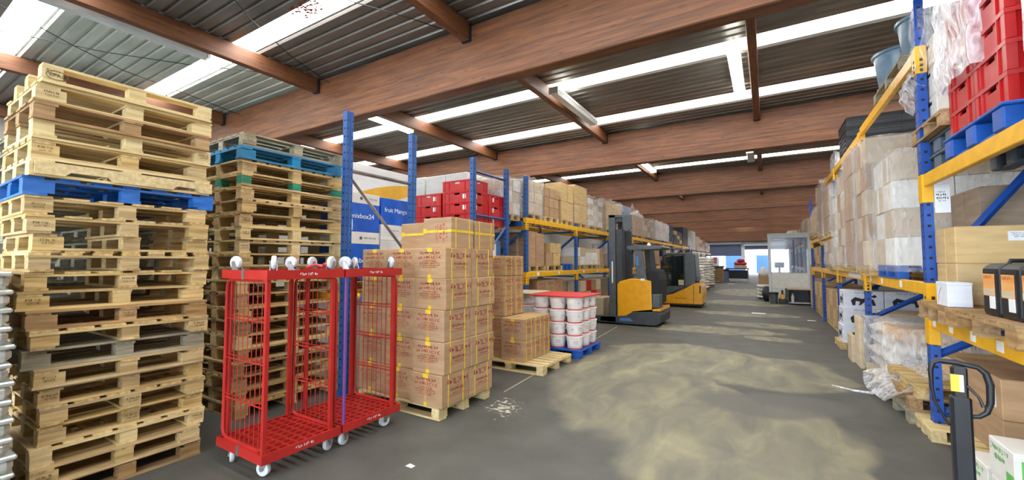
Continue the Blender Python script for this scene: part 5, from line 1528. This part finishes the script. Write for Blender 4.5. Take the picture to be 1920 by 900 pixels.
# glazed booth
t = thing('booth', 'white glazed booth with a cream panel on the right of the aisle', 'booth', (0.75, 20.2, 0))
hx = 0.64
for sx in (-hx, hx):
    for sy in (-0.9, 0.9): part('post', MB().cbox(sx - 0.05, sx + 0.05, sy - 0.05, sy + 0.05, 0, 2.62, 0.008), 'frame_white', t)
for sy in (-0.9, 0.9):
    part('top_rail', MB().cbox(-hx - 0.04, hx + 0.04, sy - 0.045, sy + 0.045, 2.5, 2.62, 0.008), 'frame_white', t)
    part('lower_panel', MB().cbox(-hx + 0.05, hx - 0.05, sy - 0.03, sy + 0.03, 0.02 if sy > 0 else 0.55, 1.14, 0.006), 'booth_panel', t)
    part('glass_pane', MB().box(-hx + 0.05, hx - 0.05, sy - 0.006, sy + 0.006, 1.14, 2.5), 'glass', t)
part('lower_panel', MB().cbox(-hx + 0.05, -hx + 0.48, -0.93, -0.87, 0.02, 0.549, 0.006), 'booth_panel', t)
for sx in (-hx, hx):
    part('lower_panel', MB().cbox(sx - 0.03, sx + 0.03, -0.85, 0.85, 0.02, 1.14, 0.006), 'booth_panel', t)
    part('glass_pane', MB().box(sx - 0.006, sx + 0.006, -0.85, 0.85, 1.14, 2.5), 'glass', t)
part('roof', MB().cbox(-hx - 0.06, hx + 0.06, -0.96, 0.96, 2.62, 2.68, 0.01), 'frame_white', t)
part('mullion', MB().box(0.2, 0.26, 0.87, 0.93, 1.14, 2.5), 'black_plastic', t)
t2 = thing('monitor', 'black monitor on a stand inside the glazed booth', 'screen', (0.45, 20.3, 1.14))
part('screen', MB().cbox(-0.17, 0.17, -0.015, 0.015, 0.2, 0.42, 0.008), 'black_plastic', t2); part('stand', MB().box(-0.03, 0.03, -0.02, 0.02, 0.0, 0.22).box(-0.1, 0.1, -0.08, 0.08, 0, 0.015), 'black_plastic', t2)
t2 = thing('desk', 'desk inside the glazed booth behind the cream panel', 'desk', (0.75, 20.35, 0))
part('top', MB().cbox(-0.55, 0.55, -0.35, 0.35, 1.1, 1.139, 0.005), 'carton_pale', t2)
for sx in (-0.5, 0.5): part('leg', MB().box(sx - 0.02, sx + 0.02, -0.3, 0.3, 0, 1.1), 'steel', t2)
t2 = thing('workbench', 'low bench with a dark space under it in front of the booth', 'bench', (1.0, 18.9, 0))
part('top', MB().cbox(-0.36, 0.36, -0.3, 0.3, 0.55, 0.6, 0.006), 'carton_pale', t2)
part('rear_panel', MB().box(-0.34, 0.34, 0.26, 0.3, 0.05, 0.55), 'dark_plastic', t2)
for sx in (-0.34, 0.34): part('leg', MB().box(sx - 0.02, sx + 0.02, -0.28, 0.28, 0, 0.55), 'dark_plastic', t2)
part('bottom_shelf', MB().box(-0.32, 0.32, -0.26, 0.26, 0.05, 0.08), 'frame_white', t2)
tag(part('bottle', MB().lathe([(0.05, 0.081), (0.05, 0.3), (0.02, 0.36), (0.02, 0.4)], 12, (0.80, 18.8, 0)), 'white_plastic', smooth=True), 'white bottle on the lower shelf of the bench by the booth', 'bottle')
t2 = thing('waste_bin', 'grey waste bin at the foot of the booth', 'bin', (0.2, 18.8, 0))
part('body', MB().lathe([(0.12, 0), (0.15, 0.4), (0.155, 0.4), (0.155, 0.42), (0.13, 0.42)], 18), 'truck_grey', t2, smooth=True); part('bag_rim', MB().lathe([(0.158, 0.36), (0.165, 0.42), (0.15, 0.43)], 18), 'black_plastic', t2, smooth=True)
t2 = thing('cleaning_bottle', 'yellow and black bottle beside the grey bin by the booth', 'bottle', (0.48, 18.8, 0))
part('body', MB().cbox(-0.06, 0.06, -0.06, 0.06, 0, 0.36, 0.02), 'truck_yellow', t2); part('cap', MB().lathe([(0.03, 0.36), (0.03, 0.5), (0.02, 0.52)], 10), 'black_plastic', t2); part('sleeve', MB().cbox(-0.13, 0.12, -0.065, 0.065, 0, 0.2, 0.02), 'black_plastic', t2)
for k in range(4):
    sack(f'white bag on the floor left of the booth, {ORD[k + 1]} from below', -0.12, 21.2, k * 0.15, 0.1, 'sack', 'white bags left of the booth', (0.5, 0.8, 0.17))
t2 = thing('carton', 'brown carton on the white bags left of the booth', 'box', (-0.12, 21.3, 0.62)); part('body', MB().cbox(-0.2, 0.2, -0.3, 0.3, 0, 0.35, 0.01), 'carton', t2); part('flap', MB().box(-0.2, -0.19, -0.3, 0.3, 0.35, 0.45), 'carton', t2)
sack('black rubbish bag leaning at the booth corner', -0.02, 19.9, 0.0, 1.5, 'black_plastic', None, (0.45, 0.3, 0.6))
tag(part('pale_bag', MB().lathe([(0.16, 0.98), (0.2, 1.05), (0.15, 1.25), (0.05, 1.35), (0.02, 1.36)], 12, (-0.12, 21.3, 0)), 'sack', smooth=True), 'pale bag on the brown carton left of the booth', 'bag')
for k, (x, y, s, lab) in enumerate([(-2.2, 33.6, 0.22, 'white paper scrap on the far floor before the brown pallet box'), (-0.25, 15.0, 0.2, 'pale square of reflected light painted on the floor mid-aisle'), (1.0, 13.9, 0.1, 'white scrap on the floor near the right rack'), (-2.42, 2.45, 0.035, 'green and white scrap on the near floor')]):  # the mid-aisle square is a floor reflection made as a pale patch
    mb = MB(); mb.add([(-s, -s * 0.6, 0.002), (s, -s * 0.7, 0.004), (s * 0.9, s * 0.6, 0.002), (-s * 0.8, s * 0.7, 0.005)], [(0, 1, 2, 3)])
    tag(part('scrap_or_glint', mb, 'paper', loc=(x, y, 0)), lab, 'paper')

# ================================================================== right-hand rack goods
# ---- near bay, lower shelf (beam top 1.10)
G = 'goods on the near lower shelf of the right rack'
zs = 1.10
pallet('wooden pallet on the near lower shelf, beside the blue post', 1.74, 4.93, zs, 1.12, 0.62, 0.14, 'B', 'wood_brown', group=G, boards=6, m2='wood_brown')
pallet('wooden pallet on the near lower shelf under the black canisters', 1.74, 4.02, zs, 1.12, 1.10, 0.14, 'B', 'wood_brown', group=G, boards=8, m2='wood_brown')
for k, (y, lo, hi) in enumerate([(5.21, 'carton low on the near shelf against the blue post, lower left', 'carton on the near shelf against the blue post, upper left'), (4.975, 'carton low on the near shelf behind the white box, second from the post', 'carton on the near shelf, second from the blue post, upper')]):
    carton(lo, 1.74, y, zs + 0.141, 0.8, 0.225, 0.34, 'carton_yellow', 0, G, None)
    carton(hi, 1.74, y, zs + 0.482, 0.8, 0.225, 0.305, 'carton_yellow', 0, G, None, note=('-y', 0.16, 0.075, -0.02, 0.72) if k else None)
t = thing('white_box', 'small white box on the near shelf in front of the cartons', 'box', (1.27, 4.75, zs + 0.141), 0.0, G)
part('body', MB().cbox(-0.06, 0.08, -0.15, 0.10, 0, 0.19, 0.004), 'carton_cool', t)
part('lid_flap', MB().cbox(-0.062, 0.082, -0.152, 0.102, 0.17, 0.193, 0.003), 'carton_cool', t)
part('crease', MB().tube([(-0.0615, 0.06, 0.02), (-0.0615, 0.04, 0.09), (-0.0615, -0.02, 0.15)], 0.0012, 4), 'carton_grey', t)
can = None
for k, (y, lab) in enumerate([(4.02, 'black canister with orange label on the near shelf, nearest the white box'), (3.765, 'black canister with orange label on the near shelf, second from the white box'), (3.51, 'black canister with orange label at the right edge of the view')]):
    if can is None:
        can = t = thing('canister', lab, 'canister', (1.41, y, zs + 0.142), 0, 'black canisters on the near shelf')
        part('body', MB().prism([(-0.15, 0.0), (0.15, 0.0), (0.15, 0.30), (0.10, 0.345), (-0.11, 0.345), (-0.15, 0.31)], 'y', -0.12, 0.12), 'black_plastic', t, bevel=0.024)
        part('handle', MB().tube([(-0.06, 0, 0.33), (-0.05, 0, 0.362), (0.03, 0, 0.362), (0.05, 0, 0.33)], 0.014, 8), 'black_plastic', t, smooth=True)
        part('cap', MB().lathe([(0.028, 0.34), (0.028, 0.365), (0.02, 0.37)], 14, (0.11, 0, 0)), 'black_plastic', t, smooth=True)
        lb = part('label', MB().box(-0.1535, -0.149, -0.07, 0.085, 0.13, 0.275), 'orange_print', t)
        part('label_band', MB().box(-0.1545, -0.153, -0.07, 0.085, 0.135, 0.175), 'carton_pale', lb)
        part('label_print', scrawl(0.12, 0.03, [(0.02, 1)], 4), 'red_print', lb, loc=(-0.1545, 0.01, 0.25), rot=NX)
        part('tag', MB().box(-0.1545, -0.15, -0.07, 0.0, 0.05, 0.13), 'paper', t)
    else:
        t = copy_tree(can); t.location = (1.41, y, zs + 0.142); tag(t, lab, 'canister', 'black canisters on the near shelf')
# tall brown wrapped load standing behind the near lower bay
t = load('large dark grey-brown load standing behind the near shelf of the right rack', 2.55, 3.5, 3.2, 6.3, 1.1, 2.95, 1, 2, 2, 'carton_slate', None, seed=70, ph=0.14)
bk_ = thing('pallet_rack', 'second rack standing back to back behind the right rack', 'rack')
for y in (2.6, 6.5, 9.4, 12.3):
    upright(bk_, 2.56 - 0.02, y, 3.4, 'rack_blue', holes=False); upright(bk_, 3.6, y, 3.4, 'rack_blue', holes=False)
for z in (1.095, 2.98):
    for x in (2.545, 3.6): part('beam', MB().cbox(x - 0.025, x + 0.025, 2.6, 12.3, z - 0.12, z, 0.006), 'rack_yellow', bk_)
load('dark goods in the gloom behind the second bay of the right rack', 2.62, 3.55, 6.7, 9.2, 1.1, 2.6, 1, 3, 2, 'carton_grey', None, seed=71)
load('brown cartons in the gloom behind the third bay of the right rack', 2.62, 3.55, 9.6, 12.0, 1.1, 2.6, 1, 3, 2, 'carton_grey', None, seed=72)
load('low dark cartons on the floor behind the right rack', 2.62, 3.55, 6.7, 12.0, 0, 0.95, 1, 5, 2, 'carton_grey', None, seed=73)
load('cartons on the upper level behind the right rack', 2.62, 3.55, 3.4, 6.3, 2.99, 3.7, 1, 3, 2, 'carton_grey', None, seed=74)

# ---- near bay, upper shelf (beam top 2.42)
zu = 2.42
plastic_pallet('blue plastic pallet under the red crates, near upper shelf', 1.82, 4.25, zu, 1.1, 1.0, 0.17, 'blue_plastic')
hc = 0.2
for l in range(6):
    for iy in range(2):
        for ix in range(2):
            if l == 5 and iy == 0: continue
            crate(f'red crate on the near upper shelf, {ORD[l + 1]} layer up, {("far", "near")[iy]} {("front", "rear")[ix]}', 1.56 + ix * 0.5, 4.525 - iy * 0.485, zu + 0.178 + l * hc, 0.48, 0.48, hc, 'red_plastic', R.uniform(-0.008, 0.008), 'red crates on the near upper shelf', note=(l == 0))
t = thing('film_wrap', 'crinkled clear film draped over the upper red crates', 'film', (1.80, 4.47, zu + 0.178 + 2 * hc))
film_shell(t, 1.0, 0.64, 0.0, 3.0 * hc + 0.03, 81, 'film_thick', bulge=0.03, peak=0.1)
t = load('film-wrapped white load at the right edge of the near upper shelf', 1.36, 2.3, 2.72, 3.58, zu, 3.9, 2, 2, 3, 'carton_pale', 'film_thick', seed=82, ph=0.0)
t.location.z = zu + 0.17
plastic_pallet('blue plastic pallet under the wrapped white load at the right edge', 1.83, 3.15, zu, 1.0, 0.9, 0.165, 'blue_plastic')
for k in range(2):
    plastic_pallet(f'grey plastic pallet beside the blue post, {("lower", "upper")[k]} of two', 1.85, 5.15, zu + k * 0.155, 1.05, 0.76, 0.15, 'grey_plastic', group='grey plastic pallets on the near upper shelf')
pallet('wooden pallet on the two grey plastic ones, near upper shelf', 1.82, 5.18, zu + 0.31, 1.1, 0.8, 0.14, 'A', 'wood_brown', boards=5)
for l in range(3):
    for iy in range(2):
        t = carton(f'white carton on the wooden pallet by the blue post, {ORD[l + 1]} layer, {("far", "near")[iy]}', 1.75, 5.36 - iy * 0.37, zu + 0.451 + l * 0.272, 0.78, 0.36, 0.27, 'carton_white', R.uniform(-0.015, 0.015), 'white cartons on the near upper shelf', None)
        part('hand_hole', MB().box(-0.3925, -0.389, -0.05, 0.05, 0.19, 0.22), 'hole', t)
t = thing('film_wrap', 'torn clear film hanging over the white cartons beside the blue post', 'film', (1.75, 5.18, zu + 0.451 + 0.5))
film_shell(t, 0.82, 0.78, 0.0, 0.58, 83, 'film', bulge=0.05, peak=0.12)
fl = MB()
nn = 8
vs = [(-0.42 - 0.10 * math.sin(i / nn * 3.1) - 0.02 * (i % 2), 0.1 + 0.42 * j / nn + 0.05 * (i / nn), 0.1 - 0.42 * i / nn * (0.5 + 0.5 * j / nn) + 0.02 * ((i * 3 + j) % 3)) for i in range(nn + 1) for j in range(nn + 1)]
fl.add(vs, [(i * (nn + 1) + j, i * (nn + 1) + j + 1, (i + 1) * (nn + 1) + j + 1, (i + 1) * (nn + 1) + j) for i in range(nn) for j in range(nn)])
part('film_flap', fl, 'film_thick', t, smooth=True)

# ---- second bay
G = 'wrapped loads in the second bay of the right rack'
load('grey-white wrapped cartons on a blue pallet in the second bay, nearest', 1.26, 2.3, 6.35, 7.3, 1.40, 2.86, 2, 2, 4, ['carton_white', 'carton_pale'], 'film', 0.15, 'blue_plastic', G, 90, ('-x', 0.09, 0.3, 0.0, 0.5))
load('tan wrapped cartons in the second bay, further along', 1.20, 2.2, 7.42, 8.2, 1.40, 3.30, 2, 2, 5, ['carton_pale', 'carton'], 'film', 0.14, 'wood', G, 91)
load('low cartons between blue post and wrapped load, second bay', 1.7, 2.3, 5.55, 6.25, 1.40, 2.3, 1, 2, 2, 'carton_grey', None, 0.13, 'wood', G, 92)
pallet('wooden pallet on the high beams above the second bay, under the tubs', 1.85, 6.5, 3.661, 1.15, 1.35, 0.13, 'B', 'wood_grey', boards=7)
tb = None
for k, (x, y, z, lab) in enumerate([(1.56, 6.08, 3.795, 'blue-grey tub on the high pallet by the blue post, nearer one'), (1.50, 6.92, 3.795, 'blue-grey tub on the high pallet by the blue post, further one'), (2.08, 6.4, 3.795, 'blue-grey tub at the back of the high pallet')]):
    if tb is None:
        tb = t = thing('tub', lab, 'tub', (x, y, z), 0, 'blue-grey tubs on the high pallet')
        part('body', MB().lathe([(0.2, 0), (0.205, 0.005), (0.25, 0.42), (0.238, 0.42), (0.19, 0.02)], 24), 'tub', t, smooth=True)
        part('rim', MB().lathe([(0.249, 0.395), (0.272, 0.4), (0.272, 0.43), (0.245, 0.432)], 24), 'tub', t, smooth=True)
        for s in (-1, 1): part('grip', MB().cbox(-0.05, 0.05, s * 0.262 - 0.02, s * 0.262 + 0.02, 0.34, 0.38, 0.008), 'tub', t)
    else:
        t = copy_tree(tb); t.location = (x, y, z); tag(t, lab, 'tub', 'blue-grey tubs on the high pallet')
for k in range(8):
    crate(f'flat black crate on the high beams, {ORD[k + 1]} from below', 1.86, 10.35, 3.602 + k * 0.088, 1.02, 0.95, 0.088, 'black_plastic' if k % 2 else 'dark_plastic', R.uniform(-0.01, 0.01), 'flat black crates on the high beams', 'flat_crate')

# ---- third bay and beyond
G = 'wrapped loads in the third and fourth bays of the right rack'
load('brown wrapped cartons with red bands, start of the third bay', 1.21, 2.2, 8.45, 9.4, 1.42, 3.38, 2, 2, 5, 'carton', 'film', 0.14, 'wood', G, 100)
t = load('tall brown film-wrapped cartons in the third bay, second load', 1.21, 2.2, 9.5, 10.3, 1.42, 3.2, 2, 2, 5, ['carton', 'carton_pale'], 'film', 0.14, 'wood', G, 101)
load('white-topped wrapped load in the third bay, third along', 1.21, 2.2, 10.4, 11.05, 1.42, 2.9, 2, 1, 4, ['carton_pale', 'carton_white'], 'film', 0.14, 'wood_light', G, 102, peak=0.25)
load('wrapped cartons on the lower shelf of the fourth bay', 1.21, 2.2, 11.35, 12.5, 1.42, 2.05, 2, 2, 2, ['carton_pale', 'carton'], 'film', 0.13, 'wood', G, 103)
load('pale tubes and cartons on the fourth bay shelf, further half', 1.36, 2.3, 12.7, 13.9, 1.42, 2.0, 2, 3, 1, ['carton_white', 'black_plastic', 'carton_pale'], None, 0.13, 'wood', G, 104)
load('tall brown wrapped cartons above the fourth bay', 1.21, 2.2, 11.4, 12.6, 2.15, 3.3, 2, 2, 3, 'carton', 'film', 0.13, 'wood_light', G, 105)
load('brown wrapped cartons, last tall load above the fourth bay', 1.21, 2.2, 12.75, 13.9, 2.15, 3.5, 2, 2, 3, 'carton', 'film', 0.13, 'wood_light', G, 106, peak=0.2)
load('brown cartons above the fifth bay, left of the tall loads', 1.21, 2.2, 14.3, 15.4, 2.3, 3.1, 1, 2, 2, 'carton_yellow', 'film', 0.13, 'wood', G, 107)
load('tan cartons above the fifth bay over the booth', 1.21, 2.2, 15.55, 16.8, 2.3, 3.0, 1, 2, 3, 'carton', 'film', 0.13, 'wood', G, 108)
load('orange-brown cartons on the fifth bay shelf', 1.36, 2.3, 14.3, 16.8, 1.42, 2.05, 1, 4, 2, ['carton_yellow', 'carton'], None, 0.13, 'wood', G, 109)
load('white wrapped bundle on the high beams past the black crates', 1.36, 1.9, 11.4, 12.1, 3.6, 3.95, 1, 1, 1, 'carton_white', 'film_thick', 0, 'wood', G, 110, peak=0.1)
G = 'loads on the far right racks'
rr_ = thing('pallet_rack', 'far right rack beyond the booth, with pale goods on top', 'rack')
for y in (22.5, 25.5, 28.5, 31.5, 34.5):
    for x in (1.5, 2.6): upright(rr_, x, y, 2.5, 'rack_blue', holes=False)
for z in (2.4, 1.3):
    for x in (1.5, 2.6): part('beam', MB().cbox(x - 0.025, x + 0.025, 22.5, 34.5, z - 0.12, z, 0.006), 'rack_yellow', rr_)
for k, (y0, y1, top, m, f, lab) in enumerate([(22.7, 25.2, 3.5, 'carton_grey', None, 'dark brown load on the far right rack top, nearest the booth'), (25.7, 28.2, 3.3, 'carton_grey', None, 'dark brown load on the far right rack top, second'), (28.7, 31.2, 3.35, 'carton_pale', 'film', 'pale wrapped load on the far right rack top, third'), (31.7, 34.2, 3.2, 'carton_white', 'film', 'white wrapped load on the far right rack top, last')]):
    load(lab, 1.1 if k > 1 else 1.5, 2.5, y0, y1, 2.4, top, 1, 2, 2, m, f, seed=120 + k, group=G)
    load(lab.replace('rack top', 'rack middle shelf'), 1.55, 2.5, y0, y1, 1.3, 2.1, 1, 2, 2, ['carton', 'carton_pale'], None, seed=130 + k, group=G)
    load(lab.replace('on the far right rack top', 'on the floor of the far right rack'), 1.55, 2.5, y0, y1, 0, 0.9, 1, 2, 2, ['carton', 'carton_grey'], None, seed=140 + k, group=G)

# floor under the right rack, from the camera outwards
G = 'goods on the floor under the right rack'
carton('large brown carton on the floor under the near shelf, lower one', 1.87, 4.98, 0.14, 0.84, 0.88, 0.29, 'carton', 0.0, G, 'y', note=('-x', 0.09, 0.13, 0.16, 0.5))
t = carton('large brown carton on the floor under the near shelf, upper one', 1.87, 4.98, 0.432, 0.84, 0.88, 0.30, 'carton', 0.0, G, 'y', note=('-x', 0.09, 0.15, 0.2, 0.55))
part('paper_label', MB().box(-0.4215, -0.4205, -0.35, -0.26, 0.07, 0.22), 'paper', t)
pallet('light pallet on the floor under the large brown cartons', 1.86, 4.86, 0, 1.0, 1.0, 0.138, 'B', 'wood_light', boards=7)
pallet('light pallet jutting into the aisle at the foot of the blue post', 1.52, 5.42, 0, 0.62, 0.5, 0.12, 'B', 'wood_light', boards=4)
gb = None
for k, (x, y, z, lab) in enumerate([(1.37, 3.81, 0.241, 'green and white box in the lower right corner, upper one'), (1.38, 4.21, 0.0, 'green and white box in the lower right corner, beside the jack'), (1.37, 3.80, 0.0, 'green and white box in the lower right corner, underneath')]):
    if gb is None:
        gb = t = thing('printed_box', lab, 'box', (x, y, z), 0, 'green and white boxes in the lower right corner')
        part('body', MB().cbox(-0.17, 0.17, -0.16, 0.16, 0, 0.239, 0.004), 'carton_white', t)
        part('green_panel', MB().box(-0.14, 0.165, -0.1615, -0.155, 0.01, 0.2), 'green_print', t, label='green end panel')
        part('green_lettering', scrawl(0.24, 0.09, [(0.035, 0.95), (0.035, 0.6)], 17), 'green_print', t, loc=(-0.1715, 0.02, 0.165), rot=NX)
        part('badge', MB().box(-0.1715, -0.169, -0.15, -0.06, 0.03, 0.10), 'green_print', t)
    else:
        t = copy_tree(gb); t.location = (x, y, z); tag(t, lab, 'box', 'green and white boxes in the lower right corner')
# second bay floor
for k in range(3):
    pallet(f'empty wooden pallet on the floor under the second bay, {ORD[k + 1]} from below', 1.62 + 0.03 * k, 6.15 - 0.02 * k, k * 0.13, 0.95, 1.0, 0.128, 'B', ('wood_grey', 'wood_brown', 'wood')[k], R.uniform(-0.05, 0.05), group='empty pallets under the second bay', boards=6)
pallet('wooden pallet under the film-wrapped sacks in the second bay', 1.75, 7.35, 0, 1.1, 1.2, 0.13, 'B', 'wood_light', boards=7)
t = thing('wrapped_load', 'film-wrapped white sacks with an orange-printed top, on the second bay floor', 'load', (1.74, 7.3, 0.13))
rr = random.Random(5)
for l in range(4):
    for j in range(2):
        sack(None, rr.uniform(-0.02, 0.02), -0.3 + j * 0.6 + rr.uniform(-0.02, 0.02), l * 0.15, 0.02, 'sack' if l < 3 else ('sack_tan' if j == 0 else 'sack'), None, (1.0, 0.6, 0.2), parent=t)
part('print_patch', MB().cbox(-0.42, 0.15, -0.5, 0.3, 0.55, 0.635, 0.03), 'swoosh_yellow', t)
film_shell(t, 1.06, 1.22, 0.0, 0.66, 7, 'film_mid', bulge=0.06, peak=0.03)
t = thing('film_sheet', 'loose crumpled clear film trailing onto the aisle floor', 'film', (1.42, 6.3, 0.395))
mb = MB()
nn = 12
vs = []
for i in range(nn + 1):
    for j in range(nn + 1):
        u, v = i / nn, j / nn
        x = 0.42 - 0.82 * u
        z = 0.04 - 0.40 * max(0, u - 0.5) ** 1.0 * (0.55 + 0.45 * math.sin(2.6 * v + 0.3)) * 1.9 + 0.03 * math.sin(9 * u + 5 * v) * math.sin(7 * v) + rr.uniform(0, 0.02)
        vs.append((x + 0.04 * math.sin(6 * v), -0.55 + 1.1 * v + 0.06 * math.sin(7 * u), max(z, -0.38)))
mb.add(vs, [(i * (nn + 1) + j, (i + 1) * (nn + 1) + j, (i + 1) * (nn + 1) + j + 1, i * (nn + 1) + j + 1) for i in range(nn) for j in range(nn)])
part('sheet', mb, 'film_mid', t, smooth=True)
part('tail', MB().tube([(-0.30, 0.25, -0.30), (-0.38, 0.3, -0.375), (-0.54, 0.36, -0.385), (-0.74, 0.5, -0.385)], [0.03, 0.016, 0.012, 0.006], 5), 'film_thick', t, smooth=True)
tag(part('plank_box', MB().cbox(-0.4, 0.4, -0.45, 0.45, 0, 0.2, 0.01), 'carton_yellow', loc=(2.0, 6.15, 0.392)), 'tan carton on the empty pallets behind the loose film', 'box', G)
# boards, polystyrene and long box between the sacks and the second upright
tag(part('foam_board', MB().cbox(-0.03, 0.03, -0.2, 0.2, 0, 0.42, 0.008), 'carton_pale', loc=(1.15, 8.72, 0)), 'low cream board standing at the aisle edge past the second blue post', 'board')
tag(part('foam_board', MB().cbox(-0.03, 0.03, -0.2, 0.2, 0, 0.76, 0.008), 'carton_pale', loc=(1.19, 8.3, 0)), 'tall cream board standing against the second blue post', 'board')
tag(part('long_box', MB().cbox(-0.4, 0.42, -0.4, 0.4, 0, 0.25, 0.008), 'carton_pale', loc=(1.95, 8.75, 0.55)), 'long pale box lying behind the wrapped sacks', 'box', G)
part('long_box_support', MB().cbox(-0.35, 0.35, -0.35, 0.35, 0, 0.548, 0.008), 'carton_grey', loc=(2.0, 8.75, 0.0))
tag(bpy.data.objects['long_box_support'], 'grey carton under the long pale box behind the wrapped sacks', 'box', G)
bpy.data.objects['long_box_support'].name = 'carton_box'
# white boxes with black brush figures
pallet('wooden pallet under the white boxes with black brush figures', 1.66, 10.05, 0, 1.1, 0.7, 0.12, 'B', 'wood', boards=5)
for l in range(3):
    for j in range(2):
        t = thing('printed_box', f'white box with a black brush figure, {ORD[l + 1]} from the floor, {("aisle", "rack")[j]} side', 'box', (1.46 + 0.02 * l - 0.02 + j * 0.57, 10.05 - 0.02 * (2 - l), 0.121 + l * 0.315), 0, 'white boxes with black brush figures')
        part('body', MB().cbox(-0.28, 0.28, -0.27, 0.27, 0, 0.313, 0.005), 'carton_cool', t)
        for (face, rot, loc) in (('x', NX, (-0.2815, 0, 0.0)), ('y', (0, 0, 0), (0, -0.2715, 0.0))):
            fig = MB()
            base = [(-0.16, 0.05), (-0.18, 0.14), (-0.12, 0.2), (-0.02, 0.17), (0.06, 0.2), (0.14, 0.16), (0.17, 0.06), (0.12, 0.05), (0.11, 0.12), (0.02, 0.12), (-0.04, 0.06), (-0.07, 0.05), (-0.05, 0.12), (-0.11, 0.13), (-0.12, 0.05)]
            fig.prism([(a, b) for a, b in base], 'y', -0.001, 0.0)
            fig.prism([(0.1, 0.22), (0.16, 0.25), (0.19, 0.21), (0.14, 0.19)], 'y', -0.001, 0.0)
            part('brush_figure', fig, 'black_print', t, loc=loc, rot=rot)
        part('lettering', scrawl(0.3, 0.05, [(0.03, 0.8)], 3), 'blue_print', t, loc=(0, -0.272, 0.27))
load('brown cartons on the floor in the third bay, past the brush-figure boxes', 1.30, 2.2, 10.45, 11.05, 0, 0.95, 1, 1, 2, 'carton', None, 0.13, 'wood', G, 150)
load('brown cartons on the floor of the fourth bay', 1.33, 2.2, 11.4, 13.9, 0, 0.9, 1, 4, 2, ['carton', 'carton_yellow'], None, 0.13, 'wood', G, 151)
load('tan cartons on the floor of the fifth bay', 1.33, 2.2, 14.3, 16.9, 0, 0.95, 1, 4, 2, ['carton_yellow', 'carton'], None, 0.13, 'wood', G, 152)
load('mixed cartons spilling toward the booth from the fifth bay', 1.30, 2.2, 17.3, 18.2, 0, 1.5, 1, 2, 3, ['carton', 'carton_pale'], None, 0.13, 'wood', G, 153)

# ---- pallet jack in the lower right corner
t = thing('pallet_jack', 'black pallet jack standing upright in the lower right foreground', 'pallet jack', (0.725, 2.67, 0), math.radians(-4))
part('shaft', MB().cbox(-0.034, 0.034, -0.025, 0.025, 0.24, 1.0, 0.01), 'black_plastic', t)
part('shaft_neck', MB().cbox(-0.026, 0.026, -0.018, 0.018, 0.99, 1.13, 0.008), 'black_plastic', t)
lp = [(a * 0.7, b, c) for a, b, c in [(-0.055, 0, 0.86), (-0.115, 0, 0.955), (-0.128, 0, 1.02), (-0.13, 0, 1.10), (-0.118, 0, 1.135), (-0.085, 0, 1.148), (0.0, 0, 1.143), (0.085, 0, 1.132), (0.118, 0, 1.11), (0.135, 0, 1.06), (0.132, 0, 0.985), (0.115, 0, 0.94), (0.08, 0, 0.918), (0.03, 0, 0.912)]]
part('handle_loop', MB().tube(lp, [0.005, 0.005, 0.007, 0.010, 0.011, 0.011, 0.011, 0.011, 0.013, 0.014, 0.013, 0.011, 0.010, 0.009], 10), 'black_plastic', t, smooth=True)
part('release_lever', MB().tube([(0.02, -0.02, 1.05), (0.05, -0.035, 1.01), (0.062, -0.04, 0.97)], [0.006, 0.005, 0.007], 8), 'black_plastic', t, smooth=True)
pl = part('plate', MB().cbox(-0.032, 0.01, -0.024, -0.019, 1.02, 1.095, 0.001), 'yellow_tape', t, label='yellow and white data plate')
part('plate_strip', MB().box(-0.004, 0.009, -0.0255, -0.0235, 1.022, 1.093), 'paper', pl)
part('pump_body', MB().cbox(-0.09, 0.09, -0.07, 0.09, 0.1, 0.30, 0.02), 'truck_dark', t)
for s in (-1, 1):
    wheel(t, 0.0, s * 0.07, 0.09, 0.09, 0.05)
    part('fork_arm', MB().cbox(0.1, 1.2, s * 0.19 - 0.08, s * 0.19 + 0.08, 0.06, 0.11, 0.01), 'truck_dark', t)
    part('fork_roller', MB().lathe([(0.035, -0.04), (0.035, 0.04)], 12, (1.05, s * 0.19, 0.036), 'y'), 'rubber', t, smooth=True)
part('fork_bridge', MB().cbox(0.08, 0.16, -0.27, 0.27, 0.09, 0.4, 0.012), 'truck_dark', t)

dups = {k: v for k, v in LABELS.items() if len(v) > 1}
for k, v in dups.items(): print('SHARED LABEL', len(v), k)
